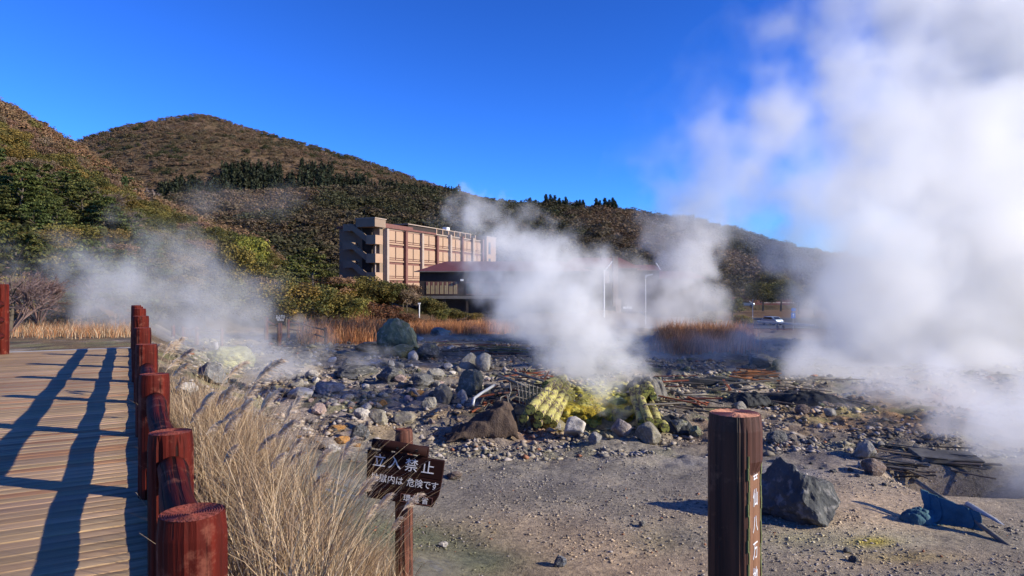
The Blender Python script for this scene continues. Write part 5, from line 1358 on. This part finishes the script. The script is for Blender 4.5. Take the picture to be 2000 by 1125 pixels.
# ------------------------------------------------------------------ steam
def steam(label, blobs, dens, nscale, warp=.35, thr=.45, k=1.4, seed=0, wscale=None, step=.8, det=6, name='steam', col=(1.0, .995, .975), aniso=.0, pw=1.5):
    """one closed hull filled with uneven white vapour; blobs: (px, py, depth, rx px, ry px, weight)"""
    C = []; 
    for b in blobs:
        px, py, d, rx, ry, w = b[:6]; c = P(px, py, d); rz = b[6] if len(b) > 6 else (rx+ry)/2/F*d
        C.append((c, (rx/F*d, rz, ry/F*d), w))
    bm = bmesh.new()
    for c, r3, w in C:
        mt = Matrix.Translation(c) @ Matrix.Diagonal((*[q*1.2 for q in r3], 1)); bmesh.ops.create_icosphere(bm, subdivisions=2, radius=1, matrix=mt)
    res = bmesh.ops.convex_hull(bm, input=bm.verts)
    bmesh.ops.delete(bm, geom=[g for g in res['geom_interior'] if isinstance(g, bmesh.types.BMVert)], context='VERTS')
    hull = set(g for g in res['geom'] if isinstance(g, bmesh.types.BMFace)); bmesh.ops.delete(bm, geom=[f for f in bm.faces if f not in hull], context='FACES')
    m = bpy.data.meshes.new(name); bm.to_mesh(m); bm.free()
    kx = N('steam'); t = kx.t; t.nodes.remove(kx.b); pos = kx.coord('Object')
    ms = sum(sum(r3)/3 for _, r3, _ in C)/len(C)
    nz = kx.n('TexNoise'); nz.inputs['Scale'].default_value = wscale or nscale*.6; nz.inputs['Detail'].default_value = 3
    off = kx.n('VectorMath', operation='ADD'); kx.l(pos, off.inputs[0]); off.inputs[1].default_value = (seed*13.1, seed*7.7, seed*3.3); kx.l(off.outputs[0], nz.inputs['Vector'])
    sb = kx.n('VectorMath', operation='SUBTRACT'); kx.l(nz.outputs['Color'], sb.inputs[0]); sb.inputs[1].default_value = (.5, .5, .5)
    scl = kx.n('VectorMath', operation='SCALE'); kx.l(sb.outputs[0], scl.inputs[0]); scl.inputs['Scale'].default_value = warp*ms*4
    wp = kx.n('VectorMath', operation='ADD'); kx.l(pos, wp.inputs[0]); kx.l(scl.outputs[0], wp.inputs[1]); acc = None
    for c, r3, w in C:
        a = kx.n('VectorMath', operation='SUBTRACT'); kx.l(wp.outputs[0], a.inputs[0]); a.inputs[1].default_value = c
        b_ = kx.n('VectorMath', operation='MULTIPLY'); kx.l(a.outputs[0], b_.inputs[0]); b_.inputs[1].default_value = tuple(1/q for q in r3)
        ln = kx.n('VectorMath', operation='LENGTH'); kx.l(b_.outputs[0], ln.inputs[0])
        f = kx.math('MULTIPLY', kx.math('SUBTRACT', 1.0, kx.math('POWER', ln.outputs['Value'], 1.7), clamp=True), w)
        if acc is None: acc = f
        else:
            x = kx.n('Math', operation='SMOOTH_MAX'); kx.l(acc, x.inputs[0]); kx.l(f, x.inputs[1]); x.inputs[2].default_value = .12; acc = x.outputs[0]
    n2 = kx.noise(off.outputs[0], nscale, det, .55)
    q = kx.math('ADD', kx.math('MULTIPLY', acc, k), kx.math('MULTIPLY', kx.math('SUBTRACT', n2, .5), thr*2*1.6))
    q = kx.math('SUBTRACT', q, .12, clamp=True)
    q = kx.math('MULTIPLY', q, kx.math('MULTIPLY', acc, 3.0, clamp=True))
    q = kx.math('POWER', q, pw); q = kx.math('MULTIPLY', q, dens)
    pv = kx.n('VolumePrincipled'); pv.inputs['Color'].default_value = (*col, 1); pv.inputs['Anisotropy'].default_value = aniso; kx.l(q, pv.inputs['Density'])
    kx.l(pv.outputs[0], t.nodes['Material Output'].inputs['Volume'])
    kx.m.cycles.volume_step_rate = step
    try: kx.m.volume_intersection_method = 'ACCURATE'
    except Exception: pass
    m.materials.append(kx.m); return tag(ob(name, m), label, kind='stuff')

steam('dense white steam rising from the pool between the sulphur logs',
      [(1168, 755, 17.2, 80, 66, 1.1), (1130, 668, 17.8, 145, 100, .95), (1195, 700, 17.6, 90, 75, .75), (1075, 600, 18.2, 180, 110, .85), (1045, 525, 18.8, 185, 95, .75), (985, 470, 19.4, 110, 75, .6), (925, 418, 20, 85, 60, .7)], 1.0, 1.7, .5, .75, 1.6, 1, wscale=1.0, col=(.94, .935, .92))
steam('pale steam drifting over the left end of the field',
      [(520, 705, 25, 130, 72, 1.0), (430, 660, 26, 170, 90, .65), (290, 600, 28, 210, 130, .65), (180, 550, 30, 180, 115, .5), (330, 495, 30, 180, 90, .4), (440, 600, 28, 180, 110, .5)], .33, .8, .55, .8, 1.5, 2, wscale=.4, col=(.94, .935, .92))
steam('huge bank of steam covering the right side',
      [(1690, 740, 24, 190, 150, .75, 2.5), (1850, 780, 28, 260, 230, 1.1, 3.5), (2010, 700, 34, 300, 420, 1.3, 4.5), (1740, 560, 26, 230, 230, .9, 3), (1900, 480, 31, 300, 330, 1.15, 4.5), (1550, 350, 25, 340, 240, .68, 2.5), (1720, 330, 28, 300, 260, .8, 3.5),
       (2010, 250, 38, 330, 380, 1.2, 5), (1720, 100, 30, 260, 230, .55, 3), (1900, 20, 36, 300, 280, .8, 4.5), (1990, 960, 24, 170, 170, .9, 2.5)], .5, .5, .5, .7, 1.5, 3, pw=1.2, wscale=.25, col=(.945, .94, .93))
steam('steam pouring out of the pit at the lower right edge',
      [(2030, 960, 12, 190, 210, .9), (1970, 860, 15, 240, 190, .7), (1830, 800, 19, 290, 130, .6)], .75, 1.0, .5, .7, 1.5, 9, pw=1.25, col=(.95, .945, .935))
steam('steam curling up in front of the far white hotel',
      [(1350, 515, 62, 80, 80, 1.0), (1300, 600, 60, 140, 90, .75), (1340, 450, 64, 120, 75, .6), (1215, 560, 58, 120, 80, .6), (1350, 600, 61, 75, 70, .75)], .30, .38, .5, .7, 1.5, 4, col=(.96, .955, .94))
steam('low mist over the field behind the right debris',
      [(1300, 700, 32, 200, 75, .65), (1480, 700, 33, 190, 70, .6), (1680, 730, 30, 260, 110, .75)], .26, .45, .5, .8, 1.4, 5)
steam('thin steam wisp over the hollow left of the green boulder', [(700, 708, 26, 70, 26, .6), (730, 690, 27, 55, 24, .5)], .6, 1.2, .4, .6, 1.2, 6)
steam('faint steam wisp in front of the conifer belt', [(470, 390, 85, 190, 55, .55), (570, 405, 85, 120, 50, .45)], .035, .13, .5, .7, 1.2, 7)
steam('thin ground mist in front of the orange grass strip', [(850, 662, 36, 60, 16, .6), (930, 662, 38, 70, 14, .5)], .35, .9, .3, .5, 1.2, 8)
